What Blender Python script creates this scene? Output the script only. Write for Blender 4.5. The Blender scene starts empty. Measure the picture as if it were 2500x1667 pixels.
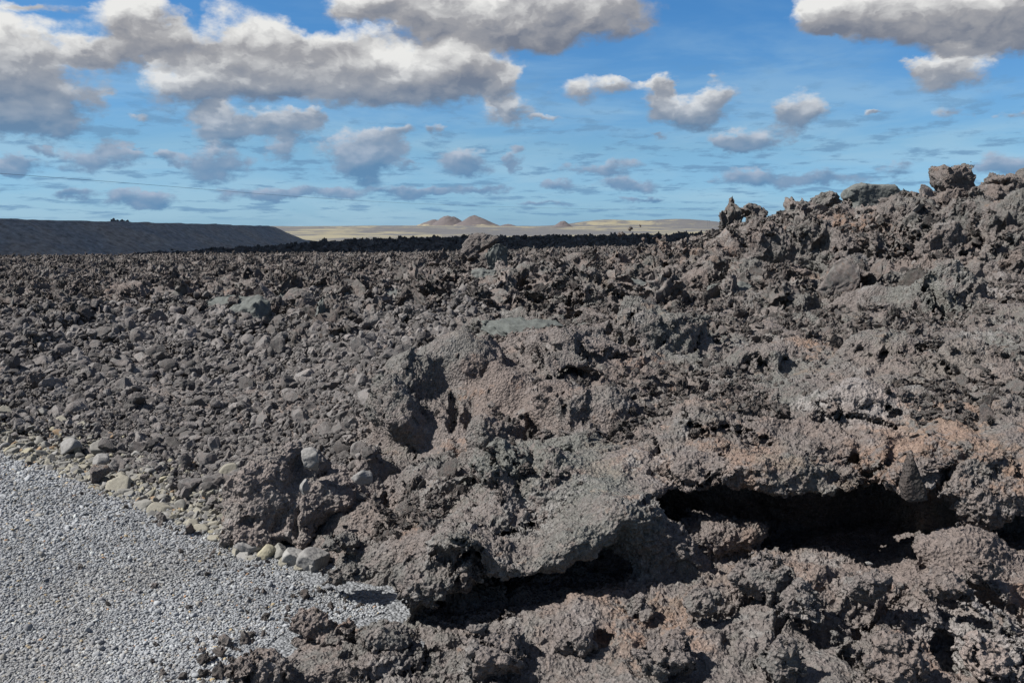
import bpy, bmesh, math, random
import numpy as np
from concurrent.futures import ThreadPoolExecutor

R = math.radians
scene = bpy.context.scene
COL = scene.collection

# ------------------------------------------------------------------ camera
EYE = 1.65
FPX = 2165.0          # focal length in pixels of the 2500 px wide photograph
PITCH = R(7.4)
cd = bpy.data.cameras.new('camera')
cam = bpy.data.objects.new('camera', cd)
COL.objects.link(cam)
cam.location = (0, 0, EYE)
cam.rotation_euler = (R(90) - PITCH, 0, 0)
cd.sensor_width = 36.0
cd.lens = 36.0 * FPX / 2500.0
cd.clip_start = 0.05
cd.clip_end = 60000
scene.camera = cam
scene.view_settings.view_transform = 'Standard'
scene.view_settings.look = 'None'
scene.view_settings.exposure = 0.70
scene.view_settings.gamma = 1.0
scene.cycles.max_bounces = 5
scene.cycles.diffuse_bounces = 3
scene.cycles.glossy_bounces = 1
scene.cycles.sample_clamp_indirect = 3.0

# ------------------------------------------------------------------ sun
SUN_AZ, SUN_EL = R(-98), R(48)       # azimuth from +Y, negative to the left
SUN = np.array([math.sin(SUN_AZ) * math.cos(SUN_EL), math.cos(SUN_AZ) * math.cos(SUN_EL), math.sin(SUN_EL)])
sl = bpy.data.lights.new('sun', 'SUN')
sl.energy = 5.0
sl.angle = R(0.5)
sl.color = (1.0, 0.96, 0.91)
so = bpy.data.objects.new('sun', sl)
COL.objects.link(so)
so.rotation_euler = (math.pi / 2 - SUN_EL, 0, math.pi - SUN_AZ)   # lamp shines away from SUN
from mathutils import Vector
so.rotation_euler = Vector((-SUN).tolist()).to_track_quat('-Z', 'Y').to_euler()


def at(px, py, Y):
    """the point at forward distance Y seen at a pixel of the photograph"""
    cx, cy = (px - 1250.0) / FPX, (833.5 - py) / FPX
    d = (cx, math.cos(PITCH) + cy * math.sin(PITCH), -math.sin(PITCH) + cy * math.cos(PITCH))
    return np.array([d[0] / d[1] * Y, Y, EYE + d[2] / d[1] * Y])


def azel(px, py):
    p = at(px, py, 1.0) - np.array([0, 0, EYE])
    return math.atan2(p[0], p[1]), math.atan2(p[2], math.hypot(p[0], p[1]))


# ------------------------------------------------------------------ world: sky and clouds
world = bpy.data.worlds.new('World')
scene.world = world
world.use_nodes = True


class NG:
    """small helper for building node graphs"""
    def __init__(self, nt):
        self.nt = nt
        nt.nodes.clear()

    def n(self, t, **kw):
        nd = self.nt.nodes.new(t)
        for k, v in kw.items():
            setattr(nd, k, v)
        return nd

    def put(self, sock, v):
        if v is None:
            return
        if isinstance(v, bpy.types.NodeSocket):
            self.nt.links.new(v, sock)
        else:
            sock.default_value = v

    def m(self, op, a, b=None, c=None, clamp=False):
        nd = self.n('ShaderNodeMath', operation=op, use_clamp=clamp)
        for i, v in enumerate((a, b, c)):
            self.put(nd.inputs[i], v)
        return nd.outputs[0]

    def v(self, op, a, b=None, c=None, out=0):
        nd = self.n('ShaderNodeVectorMath', operation=op)
        for i, x in enumerate((a, b, c)):
            if x is not None:
                self.put(nd.inputs[i], x)
        return nd.outputs[out]

    def scale(self, a, s):
        nd = self.n('ShaderNodeVectorMath', operation='SCALE')
        self.put(nd.inputs[0], a)
        self.put(nd.inputs['Scale'], s)
        return nd.outputs[0]

    def noise(self, vec, scale, detail=4, rough=0.55, dist=0.0, dim='3D', col=False):
        nd = self.n('ShaderNodeTexNoise', noise_dimensions=dim)
        self.put(nd.inputs['Vector'], vec)
        nd.inputs['Scale'].default_value = scale
        nd.inputs['Detail'].default_value = detail
        nd.inputs['Roughness'].default_value = rough
        nd.inputs['Distortion'].default_value = dist
        return nd.outputs[1 if col else 0]

    def mix(self, f, a, b, blend='MIX'):
        nd = self.n('ShaderNodeMix', data_type='RGBA', blend_type=blend)
        self.put(nd.inputs[0], f)
        self.put(nd.inputs[6], a)
        self.put(nd.inputs[7], b)
        return nd.outputs[2]

    def step(self, x, lo, hi, a=0.0, b=1.0, smooth=True):
        nd = self.n('ShaderNodeMapRange')
        nd.interpolation_type = 'SMOOTHSTEP' if smooth else 'LINEAR'
        self.put(nd.inputs['Value'], x)
        nd.inputs['From Min'].default_value = lo
        nd.inputs['From Max'].default_value = hi
        nd.inputs['To Min'].default_value = a
        nd.inputs['To Max'].default_value = b
        return nd.outputs[0]


def c4(*c):
    return (c[0], c[1], c[2], 1.0)


def lin(r, g, b):
    f = lambda v: (v / 255 / 12.92) if v / 255 <= 0.04045 else ((v / 255 + 0.055) / 1.055) ** 2.4
    return (f(r), f(g), f(b), 1.0)


def build_sky():
    g = NG(world.node_tree)
    tc = g.n('ShaderNodeTexCoord').outputs['Generated']
    sep = g.n('ShaderNodeSeparateXYZ')
    g.put(sep.inputs[0], tc)
    X, Y, Z = sep.outputs
    az = g.m('ARCTAN2', X, Y)
    el = g.m('ARCSINE', Z)
    comb = g.n('ShaderNodeCombineXYZ')
    g.put(comb.inputs[0], az)
    g.put(comb.inputs[1], el)
    P = comb.outputs[0]
    sky = g.n('ShaderNodeTexSky', sky_type='NISHITA')
    sky.sun_disc = False
    sky.sun_elevation = SUN_EL
    sky.sun_rotation = SUN_AZ
    sky.altitude = 50
    sky.air_density = 1.1
    sky.dust_density = 0.25
    sky.ozone_density = 2.0
    # noise fields, finer towards the horizon where the clouds are farther off
    hz = g.m('MAXIMUM', el, 0.0)
    lg = g.m('LOGARITHM', g.m('ADD', hz, 0.05), 2.718)
    far_ = g.step(el, 0.20, 0.07)

    def field(vec, det, rough=0.58):
        na = g.noise(g.v('MULTIPLY', vec, (11.0, 15.0, 1.0)), 1.0, det, rough)
        nb = g.noise(g.v('MULTIPLY', vec, (27.0, 46.0, 1.0)), 1.0, det, rough)
        return g.m('ADD', g.m('MULTIPLY', na, g.m('SUBTRACT', 1.0, far_)), g.m('MULTIPLY', nb, far_))
    w1 = g.noise(g.v('MULTIPLY', P, (9.0, 13.0, 1.0)), 1.0, 5, 0.6, col=True)
    w2 = g.noise(g.v('MULTIPLY', P, (30.0, 50.0, 1.0)), 1.0, 4, 0.6, col=True)
    wv = g.scale(g.v('SUBTRACT', w1, (0.5, 0.5, 0.5)), g.m('MULTIPLY_ADD', hz, 0.26, 0.012))
    wv = g.v('MULTIPLY', wv, (1.0, 0.6, 0))
    wv2 = g.v('MULTIPLY', g.v('SUBTRACT', w2, (0.5, 0.5, 0.5)), (0.050, 0.026, 0))
    PW = g.v('ADD', g.v('ADD', P, wv), wv2)
    # photo pixel centre, half width, half height
    clouds = [
        (60, 190, 170, 150, 1.0), (-40, 130, 150, 140, 1.0), (60, 290, 100, 50, .8), (90, 10, 130, 25, .7),
        (330, 60, 120, 75, 1.0), (250, 130, 120, 45, .9), (420, 110, 110, 60, .9),
        (470, 210, 95, 65, 1.0), (600, 95, 130, 85, 1.0), (690, 150, 170, 95, 1.0), (620, 200, 190, 60, .9),
        (860, 130, 130, 75, 1.0), (1000, 190, 220, 90, 1.0), (1130, 170, 150, 80, 1.0), (1230, 215, 60, 50, .8),
        (860, 215, 200, 60, .9),
        (1130, 30, 200, 90, 1.1), (1350, 10, 260, 95, 1.1), (1000, 0, 160, 60, 1.0), (1250, 80, 200, 60, 1.0), (850, 10, 110, 50, .8),
        (2150, 25, 190, 70, 1.1), (2400, 20, 260, 75, 1.2), (2480, 60, 130, 45, .9), (2060, 20, 120, 60, 1.0),
        (2325, 172, 78, 48, 1.0), (2240, 165, 50, 24, .7),
        (1620, 205, 50, 30, .8), (2330, 110, 80, 20, .7), (1330, 290, 50, 14, .6), (2130, 290, 30, 12, .6), (1600, 335, 45, 12, .6), (110, 370, 45, 12, .6),
        (550, 310, 75, 42, 1.0), (690, 305, 105, 44, 1.0), (760, 290, 55, 30, .7),
        (230, 240, 50, 70, .5), (340, 283, 45, 18, .6),
        (1240, 275, 70, 35, .9), (1400, 215, 80, 40, .8), (1510, 205, 60, 30, .7),
        (1600, 240, 60, 60, .8), (1700, 270, 120, 50, 1.0), (1770, 225, 60, 35, .8), (1750, 180, 50, 25, .6),
        (1940, 275, 62, 45, 1.0), (1830, 345, 100, 35, .9), (1790, 350, 60, 25, .8),
        (250, 390, 105, 42, .9), (270, 350, 60, 30, .7), (525, 400, 90, 42, .9), (680, 370, 70, 40, .7), (415, 378, 35, 20, .8),
        (880, 385, 85, 52, 1.1), (930, 360, 60, 40, .9), (980, 325, 45, 22, .8), (1055, 322, 32, 20, .8), (1000, 405, 30, 25, .7),
        (1130, 400, 75, 35, .9), (1250, 402, 32, 25, .8), (1260, 370, 40, 18, .7), (1475, 412, 95, 22, .9), (1360, 448, 50, 20, .8),
        (1530, 450, 110, 24, .9), (1850, 433, 95, 26, .9), (2010, 433, 100, 24, .9), (2180, 420, 65, 22, .8),
        (2450, 410, 80, 30, .8), (2320, 280, 70, 25, .6), (2460, 275, 40, 20, .6),
        (340, 487, 115, 26, 1.0), (170, 480, 60, 16, .8), (40, 400, 70, 20, .8),
        (700, 475, 220, 24, .9), (980, 465, 200, 20, .9), (1170, 463, 90, 18, .8), (1330, 497, 110, 12, .8), (1580, 487, 90, 11, .8),
    ]
    wmax = None
    wsum = None
    tsum = None
    for (px, py, rx, ry, s) in clouds:
        a, e = azel(px, py)
        gr = 1.05 if rx > 100 else 1.32
        inv = (FPX / rx / gr, FPX / ry / gr, 0)
        PC = PW if wsum is None else g.v('MULTIPLY_ADD', tsum, (1e-9, 1e-9, 0), PW)   # keeps the graph evaluated cloud by cloud
        dv = g.v('MULTIPLY_ADD', PC, inv, (-a * inv[0], -e * inv[1], 0))
        ln = g.v('LENGTH', dv, out=1)
        wi = g.m('SUBTRACT', s, ln, clamp=True)
        ti = g.v('DOT_PRODUCT', dv, (-0.25, 1.0, 0), out=1)
        wsum = wi if wsum is None else g.m('ADD', wsum, wi)
        tsum = g.m('MULTIPLY', wi, ti) if tsum is None else g.m('MULTIPLY_ADD', wi, ti, tsum)
    shape = wsum
    t = g.m('DIVIDE', tsum, g.m('ADD', wsum, 0.02))
    # puffs
    n1 = field(P, 8, 0.60)
    n1s = field(P, 2, 0.5)
    n2s = field(g.v('ADD', P, (-0.006, 0.010, 0.0)), 2, 0.5)
    dens = g.m('ADD', shape, g.m('MULTIPLY', g.m('SUBTRACT', n1, 0.5), 2.1))
    alpha = g.step(dens, 0.08, 0.60)
    alpha = g.m('MULTIPLY', alpha, g.step(shape, 0.02, 0.14))
    # small scattered scraps low over the horizon
    qs = g.n('ShaderNodeCombineXYZ')
    g.put(qs.inputs[0], g.m('MULTIPLY', az, 9.0))
    g.put(qs.inputs[1], g.m('MULTIPLY', lg, 5.5))
    n3 = g.noise(qs.outputs[0], 2.2, 7, 0.62)
    scr = g.step(n3, 0.50, 0.63)
    low = g.m('MULTIPLY', g.step(el, 0.20, 0.07), g.step(el, 0.002, 0.015))
    scr = g.m('MULTIPLY', g.m('MULTIPLY', scr, low), 0.75)
    # cloud light
    emb = g.m('MULTIPLY', g.m('SUBTRACT', n1s, n2s), 1.6)
    puff = g.noise(g.v('MULTIPLY', PW, (24.0, 30.0, 1.0)), 1.0, 3, 0.55)
    puff2 = g.noise(g.v('MULTIPLY', g.v('ADD', PW, (-0.004, 0.007, 0.0)), (24.0, 30.0, 1.0)), 1.0, 3, 0.55)
    emb = g.m('ADD', emb, g.m('MULTIPLY', g.m('SUBTRACT', puff, puff2), 1.1))
    rim = g.step(dens, 0.75, 0.25, 0.0, 0.12)
    br = g.m('ADD', g.m('MULTIPLY_ADD', t, 0.95, 0.56), emb)
    br = g.m('ADD', br, g.m('MULTIPLY', g.m('SUBTRACT', n1, 0.5), 0.45))
    br = g.m('ADD', br, rim)
    # thin low clouds are bluer and dimmer
    hi = g.step(el, 0.04, 0.19)
    br = g.m('MULTIPLY', br, g.m('MULTIPLY_ADD', hi, 0.35, 0.65))
    brc = g.step(br, 0.0, 1.0, smooth=False)
    dark = g.mix(hi, lin(98, 140, 178), lin(116, 124, 140))
    mid = g.mix(hi, lin(128, 157, 187), lin(160, 161, 166))
    c = g.mix(g.step(brc, 0.0, 0.5, smooth=False), dark, mid)
    c = g.mix(g.step(brc, 0.5, 1.0, smooth=False), c, g.mix(hi, lin(166, 182, 204), lin(234, 234, 232)))
    # thin high veil
    n4 = g.noise(g.v('MULTIPLY', P, (3.0, 14.0, 1.0)), 1.6, 5, 0.6, 0.4)
    veil = g.m('MULTIPLY', g.step(n4, 0.38, 0.68), 0.48)
    veil = g.m('MULTIPLY', veil, g.step(el, 0.30, 0.05))
    bs = g.n('ShaderNodeBackground')
    rp = g.n('ShaderNodeValToRGB')
    e_ = rp.color_ramp.elements
    e_[0].position, e_[0].color = 0.0, c4(.40, .78, 1.55)
    e_[1].position, e_[1].color = 1.0, c4(.27, .68, 1.08)
    e1 = e_.new(0.30)
    e1.color = c4(.47, .76, 1.10)
    g.put(rp.inputs[0], g.m('DIVIDE', el, 0.28, clamp=True))
    skc = g.mix(1.0, sky.outputs[0], rp.outputs[0], 'MULTIPLY')
    g.put(bs.inputs[0], skc)
    bs.inputs[1].default_value = 0.10 / 1.624
    bv = g.n('ShaderNodeBackground')
    bv.inputs[0].default_value = lin(172, 204, 222)
    bv.inputs[1].default_value = 1 / 1.624
    bc = g.n('ShaderNodeBackground')
    g.put(bc.inputs[0], c)
    bc.inputs[1].default_value = 1 / 1.624
    bl = g.n('ShaderNodeBackground')
    bl.inputs[0].default_value = lin(108, 148, 184)
    bl.inputs[1].default_value = 1 / 1.624
    def mx(f, a, b):
        nd = g.n('ShaderNodeMixShader')
        g.put(nd.inputs[0], f)
        g.put(nd.inputs[1], a.outputs[0])
        g.put(nd.inputs[2], b.outputs[0])
        return nd
    s1 = mx(veil, bs, bv)
    s1 = mx(scr, s1, bl)
    s1 = mx(alpha, s1, bc)
    n5 = g.noise(g.v('MULTIPLY', tc, (2.2, 2.2, 5.0)), 1.0, 5, 0.6)
    over = g.m('MAXIMUM', g.step(el, 0.36, 0.50), g.m('MULTIPLY', g.step(Y, 0.10, -0.15), g.step(el, 0.05, 0.2)))
    over = g.m('MULTIPLY', g.m('MULTIPLY', over, g.step(n5, 0.40, 0.56)), 0.9)
    bo = g.n('ShaderNodeBackground')
    bo.inputs[0].default_value = lin(138, 136, 132)
    bo.inputs[1].default_value = 1 / 1.624
    s1 = mx(over, s1, bo)
    out = g.n('ShaderNodeOutputWorld')
    g.put(out.inputs[0], s1.outputs[0])
    world.cycles.sampling_method = 'MANUAL'
    world.cycles.sample_map_resolution = 256


build_sky()

# ------------------------------------------------------------------ vectorised noise
_rng = np.random.RandomState(7)
_G = _rng.normal(size=(64 * 64 * 64, 3)).astype(np.float32)
_G /= np.linalg.norm(_G, axis=1)[:, None]
_pool = ThreadPoolExecutor(4)


def _pn(P):
    Pi = np.floor(P)
    f = (P - Pi).astype(np.float32)
    I = Pi.astype(np.int64) & 63
    J = (I + 1) & 63
    s = f * f * f * (f * (f * 6 - 15) + 10)
    ix = (I[:, 0] << 12, J[:, 0] << 12)
    iy = (I[:, 1] << 6, J[:, 1] << 6)
    iz = (I[:, 2], J[:, 2])
    out = []
    for a in (0, 1):
        for b in (0, 1):
            for c in (0, 1):
                gr = _G[ix[a] + iy[b] + iz[c]]
                out.append(gr[:, 0] * (f[:, 0] - a) + gr[:, 1] * (f[:, 1] - b) + gr[:, 2] * (f[:, 2] - c))
    x0 = out[0] + s[:, 2] * (out[1] - out[0])
    x1 = out[2] + s[:, 2] * (out[3] - out[2])
    x2 = out[4] + s[:, 2] * (out[5] - out[4])
    x3 = out[6] + s[:, 2] * (out[7] - out[6])
    y0 = x0 + s[:, 1] * (x1 - x0)
    y1 = x2 + s[:, 1] * (x3 - x2)
    return y0 + s[:, 0] * (y1 - y0)


def _par(fn, P):
    n = len(P)
    if n < 60000:
        return fn(P)
    k = max(4, n // 120000)
    return np.concatenate(list(_pool.map(fn, np.array_split(P, k))))


_ROT = np.array([[0.36, 0.48, -0.8], [-0.8, 0.6, 0.0], [0.48, 0.64, 0.6]], dtype=np.float32)


def noise(P, scale, seed=0.0):
    """gradient noise about -0.6 .. 0.6, features of size `scale`"""
    def fn(Q):
        return _pn(Q @ _ROT.T / scale + np.float32(seed * 17.37 + 5.1))
    return _par(fn, np.asarray(P, dtype=np.float32))


def fbm(P, scale, octaves=4, gain=0.5, seed=0.0, kind='f'):
    """kind f: plain, b: billow (round lumps with sharp creases, 0..), r: ridged"""
    tot = 0
    a = 1.0
    for i in range(octaves):
        n = noise(P, scale / 2.03 ** i, seed + i * 1.7)
        if kind == 'b':
            n = np.abs(n) * 2.0 - 0.45
        elif kind == 'r':
            n = 0.45 - np.abs(n) * 2.0
        tot = tot + n * a
        a *= gain
    return tot


_J = (_rng.uniform(0.1, 0.9, size=(64 * 64 * 64, 3))).astype(np.float32)
_C = _rng.uniform(0, 1, size=64 * 64 * 64).astype(np.float32)


def _cells(P):
    """jittered cells: distance to the border between the two nearest cells, and a number of the nearest cell's own"""
    B = np.floor(P - 0.5)
    f1 = np.full(len(P), 9, np.float32)
    f2 = np.full(len(P), 9, np.float32)
    cr = np.zeros(len(P), np.float32)
    Bi = B.astype(np.int64)
    F_ = (P - B).astype(np.float32)
    for a in (0, 1):
        for b in (0, 1):
            for c in (0, 1):
                h = (((Bi[:, 0] + a) & 63) << 12) + (((Bi[:, 1] + b) & 63) << 6) + ((Bi[:, 2] + c) & 63)
                d = _J[h] + np.float32([a, b, c]) - F_
                q = np.sqrt((d * d).sum(1))
                nearer = q < f1
                f2 = np.where(nearer, f1, np.minimum(f2, q))
                cr = np.where(nearer, _C[h], cr)
                f1 = np.minimum(f1, q)
    return f2 - f1, cr


def cells(P, scale, seed=0.0):
    P = np.asarray(P, dtype=np.float32) @ _ROT.T / np.float32(scale) + np.float32(seed)
    if len(P) < 60000:
        return _cells(P)
    r = list(_pool.map(_cells, np.array_split(P, max(4, len(P) // 120000))))
    return np.concatenate([a for a, b in r]), np.concatenate([b for a, b in r])


def sst(x, a, b):
    t = np.clip((x - a) / (b - a), 0, 1)
    return t * t * (3 - 2 * t)


def smin(a, b, k):
    h = np.clip(0.5 + 0.5 * (b - a) / k, 0, 1)
    return b + (a - b) * h - k * h * (1 - h)


def smax(a, b, k):
    return -smin(-a, -b, k)


# ------------------------------------------------------------------ mesh tools
def surface_nets(V):
    """V[i,j,k] samples, solid where V<0. Returns vertices in index space and quads."""
    S = V < 0
    nx, ny, nz = V.shape
    cnt = np.zeros((nx - 1, ny - 1, nz - 1), np.uint8)
    for a in (0, 1):
        for b in (0, 1):
            for c in (0, 1):
                cnt += S[a:nx - 1 + a, b:ny - 1 + b, c:nz - 1 + c]
    act = (cnt > 0) & (cnt < 8)
    ci = np.argwhere(act)
    ids = np.full(act.shape, -1, np.int32)
    ids[act] = np.arange(len(ci))
    pos = np.zeros((len(ci), 3), np.float32)
    num = np.zeros(len(ci), np.float32)
    val = {}
    for a in (0, 1):
        for b in (0, 1):
            for c in (0, 1):
                val[(a, b, c)] = V[ci[:, 0] + a, ci[:, 1] + b, ci[:, 2] + c]
    for p in val:
        for ax in range(3):
            if p[ax] == 0:
                q = list(p)
                q[ax] = 1
                q = tuple(q)
                va, vb = val[p], val[q]
                m = (va < 0) != (vb < 0)
                t = np.where(m, va / np.where(m, va - vb, 1), 0)
                off = np.zeros((len(ci), 3), np.float32)
                for k in range(3):
                    off[:, k] = p[k]
                off[:, ax] = t
                pos += off * m[:, None]
                num += m
    pos = pos / num[:, None] + ci
    quads = []
    for ax in range(3):
        sl0 = [slice(1, n - 1) for n in V.shape]
        sl0[ax] = slice(0, V.shape[ax] - 1)
        sl1 = list(sl0)
        sl1[ax] = slice(1, V.shape[ax])
        A, B = S[tuple(sl0)], S[tuple(sl1)]
        e = np.argwhere(A != B)
        o = np.array([1, 1, 1])
        o[ax] = 0
        e = e + o
        flip = S[e[:, 0], e[:, 1], e[:, 2]]
        b, c = (ax + 1) % 3, (ax + 2) % 3
        def cell(db, dc):
            f = e.copy()
            f[:, b] += db
            f[:, c] += dc
            return ids[f[:, 0], f[:, 1], f[:, 2]]
        qd = np.stack([cell(-1, -1), cell(0, -1), cell(0, 0), cell(-1, 0)], 1)
        qd[~flip] = qd[~flip][:, ::-1]
        quads.append(qd)
    return pos, np.concatenate(quads)


def subdivide(P, Q):
    n = len(P)
    e = np.stack([Q, np.roll(Q, -1, 1)], 2).reshape(-1, 2)
    e.sort(1)
    key = e[:, 0].astype(np.int64) * n + e[:, 1]
    uk, inv = np.unique(key, return_inverse=True)
    a, b = uk // n, uk % n
    mid = (P[a] + P[b]) * 0.5
    fc = P[Q].mean(1)
    ei = inv.reshape(-1, 4) + n
    fi = np.arange(len(Q)) + n + len(uk)
    NP = np.concatenate([P, mid, fc])
    qs = [np.stack([Q[:, k], ei[:, k], fi, ei[:, (k + 3) % 4]], 1) for k in range(4)]
    return NP, np.concatenate(qs)


def relax(P, Q, it=1, f=0.5):
    n = len(P)
    for _ in range(it):
        s = np.zeros_like(P)
        c = np.bincount(Q.ravel(), minlength=n).astype(np.float32) * 2
        nb = P[np.roll(Q, 1, 1)] + P[np.roll(Q, -1, 1)]
        for k in range(3):
            s[:, k] = np.bincount(Q.ravel(), nb[:, :, k].ravel(), minlength=n)
        P = P * (1 - f) + f * s / np.maximum(c, 1)[:, None]
    return P.astype(np.float32)


def normals(P, Q):
    fn = np.cross(P[Q[:, 2]] - P[Q[:, 0]], P[Q[:, 3 if Q.shape[1] == 4 else 2]] - P[Q[:, 1]])
    N = np.zeros_like(P)
    n = len(P)
    for k in range(3):
        w = np.repeat(fn[:, k], Q.shape[1])
        N[:, k] = np.bincount(Q.ravel(), w, minlength=n)
    return N / np.maximum(np.linalg.norm(N, axis=1), 1e-12)[:, None]


def tri_normals(P, T):
    fn = np.cross(P[T[:, 1]] - P[T[:, 0]], P[T[:, 2]] - P[T[:, 0]])
    N = np.zeros_like(P)
    for k in range(3):
        N[:, k] = np.bincount(T.ravel(), np.repeat(fn[:, k], 3), minlength=len(P))
    return N / np.maximum(np.linalg.norm(N, axis=1), 1e-12)[:, None]


def to_mesh(name, P, Fc, mat, smooth=True, tone=None):
    me = bpy.data.meshes.new(name)
    k = Fc.shape[1]
    me.vertices.add(len(P))
    me.vertices.foreach_set('co', np.ascontiguousarray(P, dtype=np.float32).ravel())
    me.loops.add(Fc.size)
    me.loops.foreach_set('vertex_index', np.ascontiguousarray(Fc, dtype=np.int32).ravel())
    me.polygons.add(len(Fc))
    me.polygons.foreach_set('loop_start', np.arange(0, Fc.size, k, dtype=np.int32))
    me.polygons.foreach_set('loop_total', np.full(len(Fc), k, dtype=np.int32))
    me.update(calc_edges=True)
    me.polygons.foreach_set('use_smooth', np.full(len(Fc), smooth))
    if tone is not None:
        at_ = me.attributes.new('rock_tone', 'FLOAT_VECTOR', 'POINT')
        at_.data.foreach_set('vector', np.ascontiguousarray(tone, dtype=np.float32).ravel())
    me.materials.append(mat)
    me.validate(verbose=False)
    return me


def link(name, me, label=None, cat=None, group=None, kind=None, parent=None, loc=None):
    o = bpy.data.objects.new(name, me)
    COL.objects.link(o)
    if label:
        o['label'] = label
    if cat:
        o['category'] = cat
    if group:
        o['group'] = group
    if kind:
        o['kind'] = kind
    if parent:
        o.parent = parent
    if loc is not None:
        o.location = loc
    return o


# ------------------------------------------------------------------ materials
def new_mat(name):
    m = bpy.data.materials.new(name)
    m.use_nodes = True
    g = NG(m.node_tree)
    return m, g


def finish(g, col, rough=0.9, height=None, bdist=0.01, bstr=1.0, spec=0.25):
    b = g.n('ShaderNodeBsdfPrincipled')
    g.put(b.inputs['Base Color'], col)
    g.put(b.inputs['Roughness'], rough)
    b.inputs['Specular IOR Level'].default_value = spec
    if height is not None:
        bm = g.n('ShaderNodeBump')
        bm.inputs['Strength'].default_value = bstr
        bm.inputs['Distance'].default_value = bdist
        g.put(bm.inputs['Height'], height)
        g.put(b.inputs['Normal'], bm.outputs[0])
    o = g.n('ShaderNodeOutputMaterial')
    g.put(o.inputs[0], b.outputs[0])


def lava_material(name, gain=1.0, world_space=True, big=1.0, green=0.0, warm=0.0, dull=0.0, tone=False):
    """rough basalt: brown-grey, green-grey, rusty and pale ashy patches"""
    m, g = new_mat(name)
    if world_space:
        P = g.n('ShaderNodeNewGeometry').outputs['Position']
    else:
        P = g.n('ShaderNodeTexCoord').outputs['Object']
        rnd = g.n('ShaderNodeObjectInfo').outputs['Random']
        P = g.v('ADD', P, g.scale((13.0, 31.0, 7.0), rnd))
    a = g.noise(P, 0.9 / big, 4, 0.55, 0.3)
    b = g.noise(g.v('ADD', P, (9.1, 3.3, 1.7)), 1.7 / big, 4, 0.6, 0.3)
    c = g.noise(g.v('ADD', P, (2.1, 13.3, 5.7)), 5.0 / big, 5, 0.6)
    f = g.noise(P, 45.0 / big if world_space else 9.0, 4, 0.65)
    fine = g.noise(P, 16.0 / big, 4, 0.7)
    def spk(x, k=0.5):
        """break a patch up along its rim"""
        return g.m('ADD', x, g.m('MULTIPLY', g.m('SUBTRACT', fine, 0.5), k))
    grey = g.mix(g.step(spk(b), 0.42, 0.60), c4(.107, .094, .088), c4(.093, .090, .084))    # brown grey / green grey
    if green:
        grey = g.mix(green, grey, c4(.080, .090, .082))
    col = g.mix(g.step(spk(a), 0.50 - warm * .15, 0.62), grey, c4(.113, .094, .085))         # warm brown
    col = g.mix(g.m('MULTIPLY', g.step(spk(c), 0.55, 0.70), 0.6), col, c4(.155, .149, .144))   # pale ash
    rust = g.m('MULTIPLY', g.step(spk(g.noise(g.v('ADD', P, (5.5, 1.3, 8.8)), 2.6 / big, 4, 0.6)), 0.62, 0.70), 0.4)
    col = g.mix(rust, col, c4(.160, .098, .066))
    if tone:
        at_ = g.n('ShaderNodeAttribute', attribute_name='rock_tone')
        sp = g.n('ShaderNodeSeparateXYZ')
        g.put(sp.inputs[0], at_.outputs['Vector'])
        cb = g.step(spk(c, .9), 0.40, 0.58)
        col = g.mix(g.m('MULTIPLY', g.m('MULTIPLY', sp.outputs[0], cb), 0.5), col, c4(.185, .112, .072))
        cb2 = g.step(spk(b, 1.2), 0.38, 0.52)
        col = g.mix(g.m('MULTIPLY', g.m('MULTIPLY', sp.outputs[1], cb2), 0.42), col, c4(.088, .096, .086))
        cb3 = g.step(spk(a, 1.2), 0.40, 0.56)
        col = g.mix(g.m('MULTIPLY', g.m('MULTIPLY', sp.outputs[2], cb3), 0.6), col, c4(.185, .176, .172))
    sp_ = g.step(f, 0.25, 0.75, 0.55 * gain, 1.45 * gain, smooth=False)
    col = g.mix(1.0, col, sp_, 'MULTIPLY')
    if not world_space:
        col = g.mix(1.0, col, g.step(rnd, 0.0, 1.0, 0.60, 1.50, smooth=False), 'MULTIPLY')
    if dull:
        col = g.mix(dull, col, g.mix(1.0, c4(.108, .104, .102), g.step(rnd, 0.0, 1.0, 0.6, 1.7, smooth=False), 'MULTIPLY'))
    vo = g.n('ShaderNodeTexVoronoi')
    g.put(vo.inputs['Vector'], P)
    vo.inputs['Scale'].default_value = 70.0 / big
    h = g.m('ADD', g.m('MULTIPLY', f, 1.2), g.m('MULTIPLY', vo.outputs['Distance'], 0.7))
    if world_space:
        finish(g, col, 0.9, h, 0.018 * big, 1.0)
    else:
        finish(g, col, 0.9, h, 0.0022, 1.0)
    return m


M_TERR = lava_material('lava_crust', 1.32, tone=True)
M_HERO = lava_material('lava_boulder_rock', 1.25)
M_DARK = lava_material('dark_basalt', .55)
M_ASH = lava_material('ashy_rock', 1.75)
M_BROWN = lava_material('brown_boulder_rock', 1.55, warm=1.2)
M_FAR = lava_material('lava_far', 1.15, big=3.0)
M_CHUNK = lava_material('lava_chunk', 1.0, world_space=False)
M_RUB = lava_material('lava_rubble', 1.25, world_space=False, dull=0.5)


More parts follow.
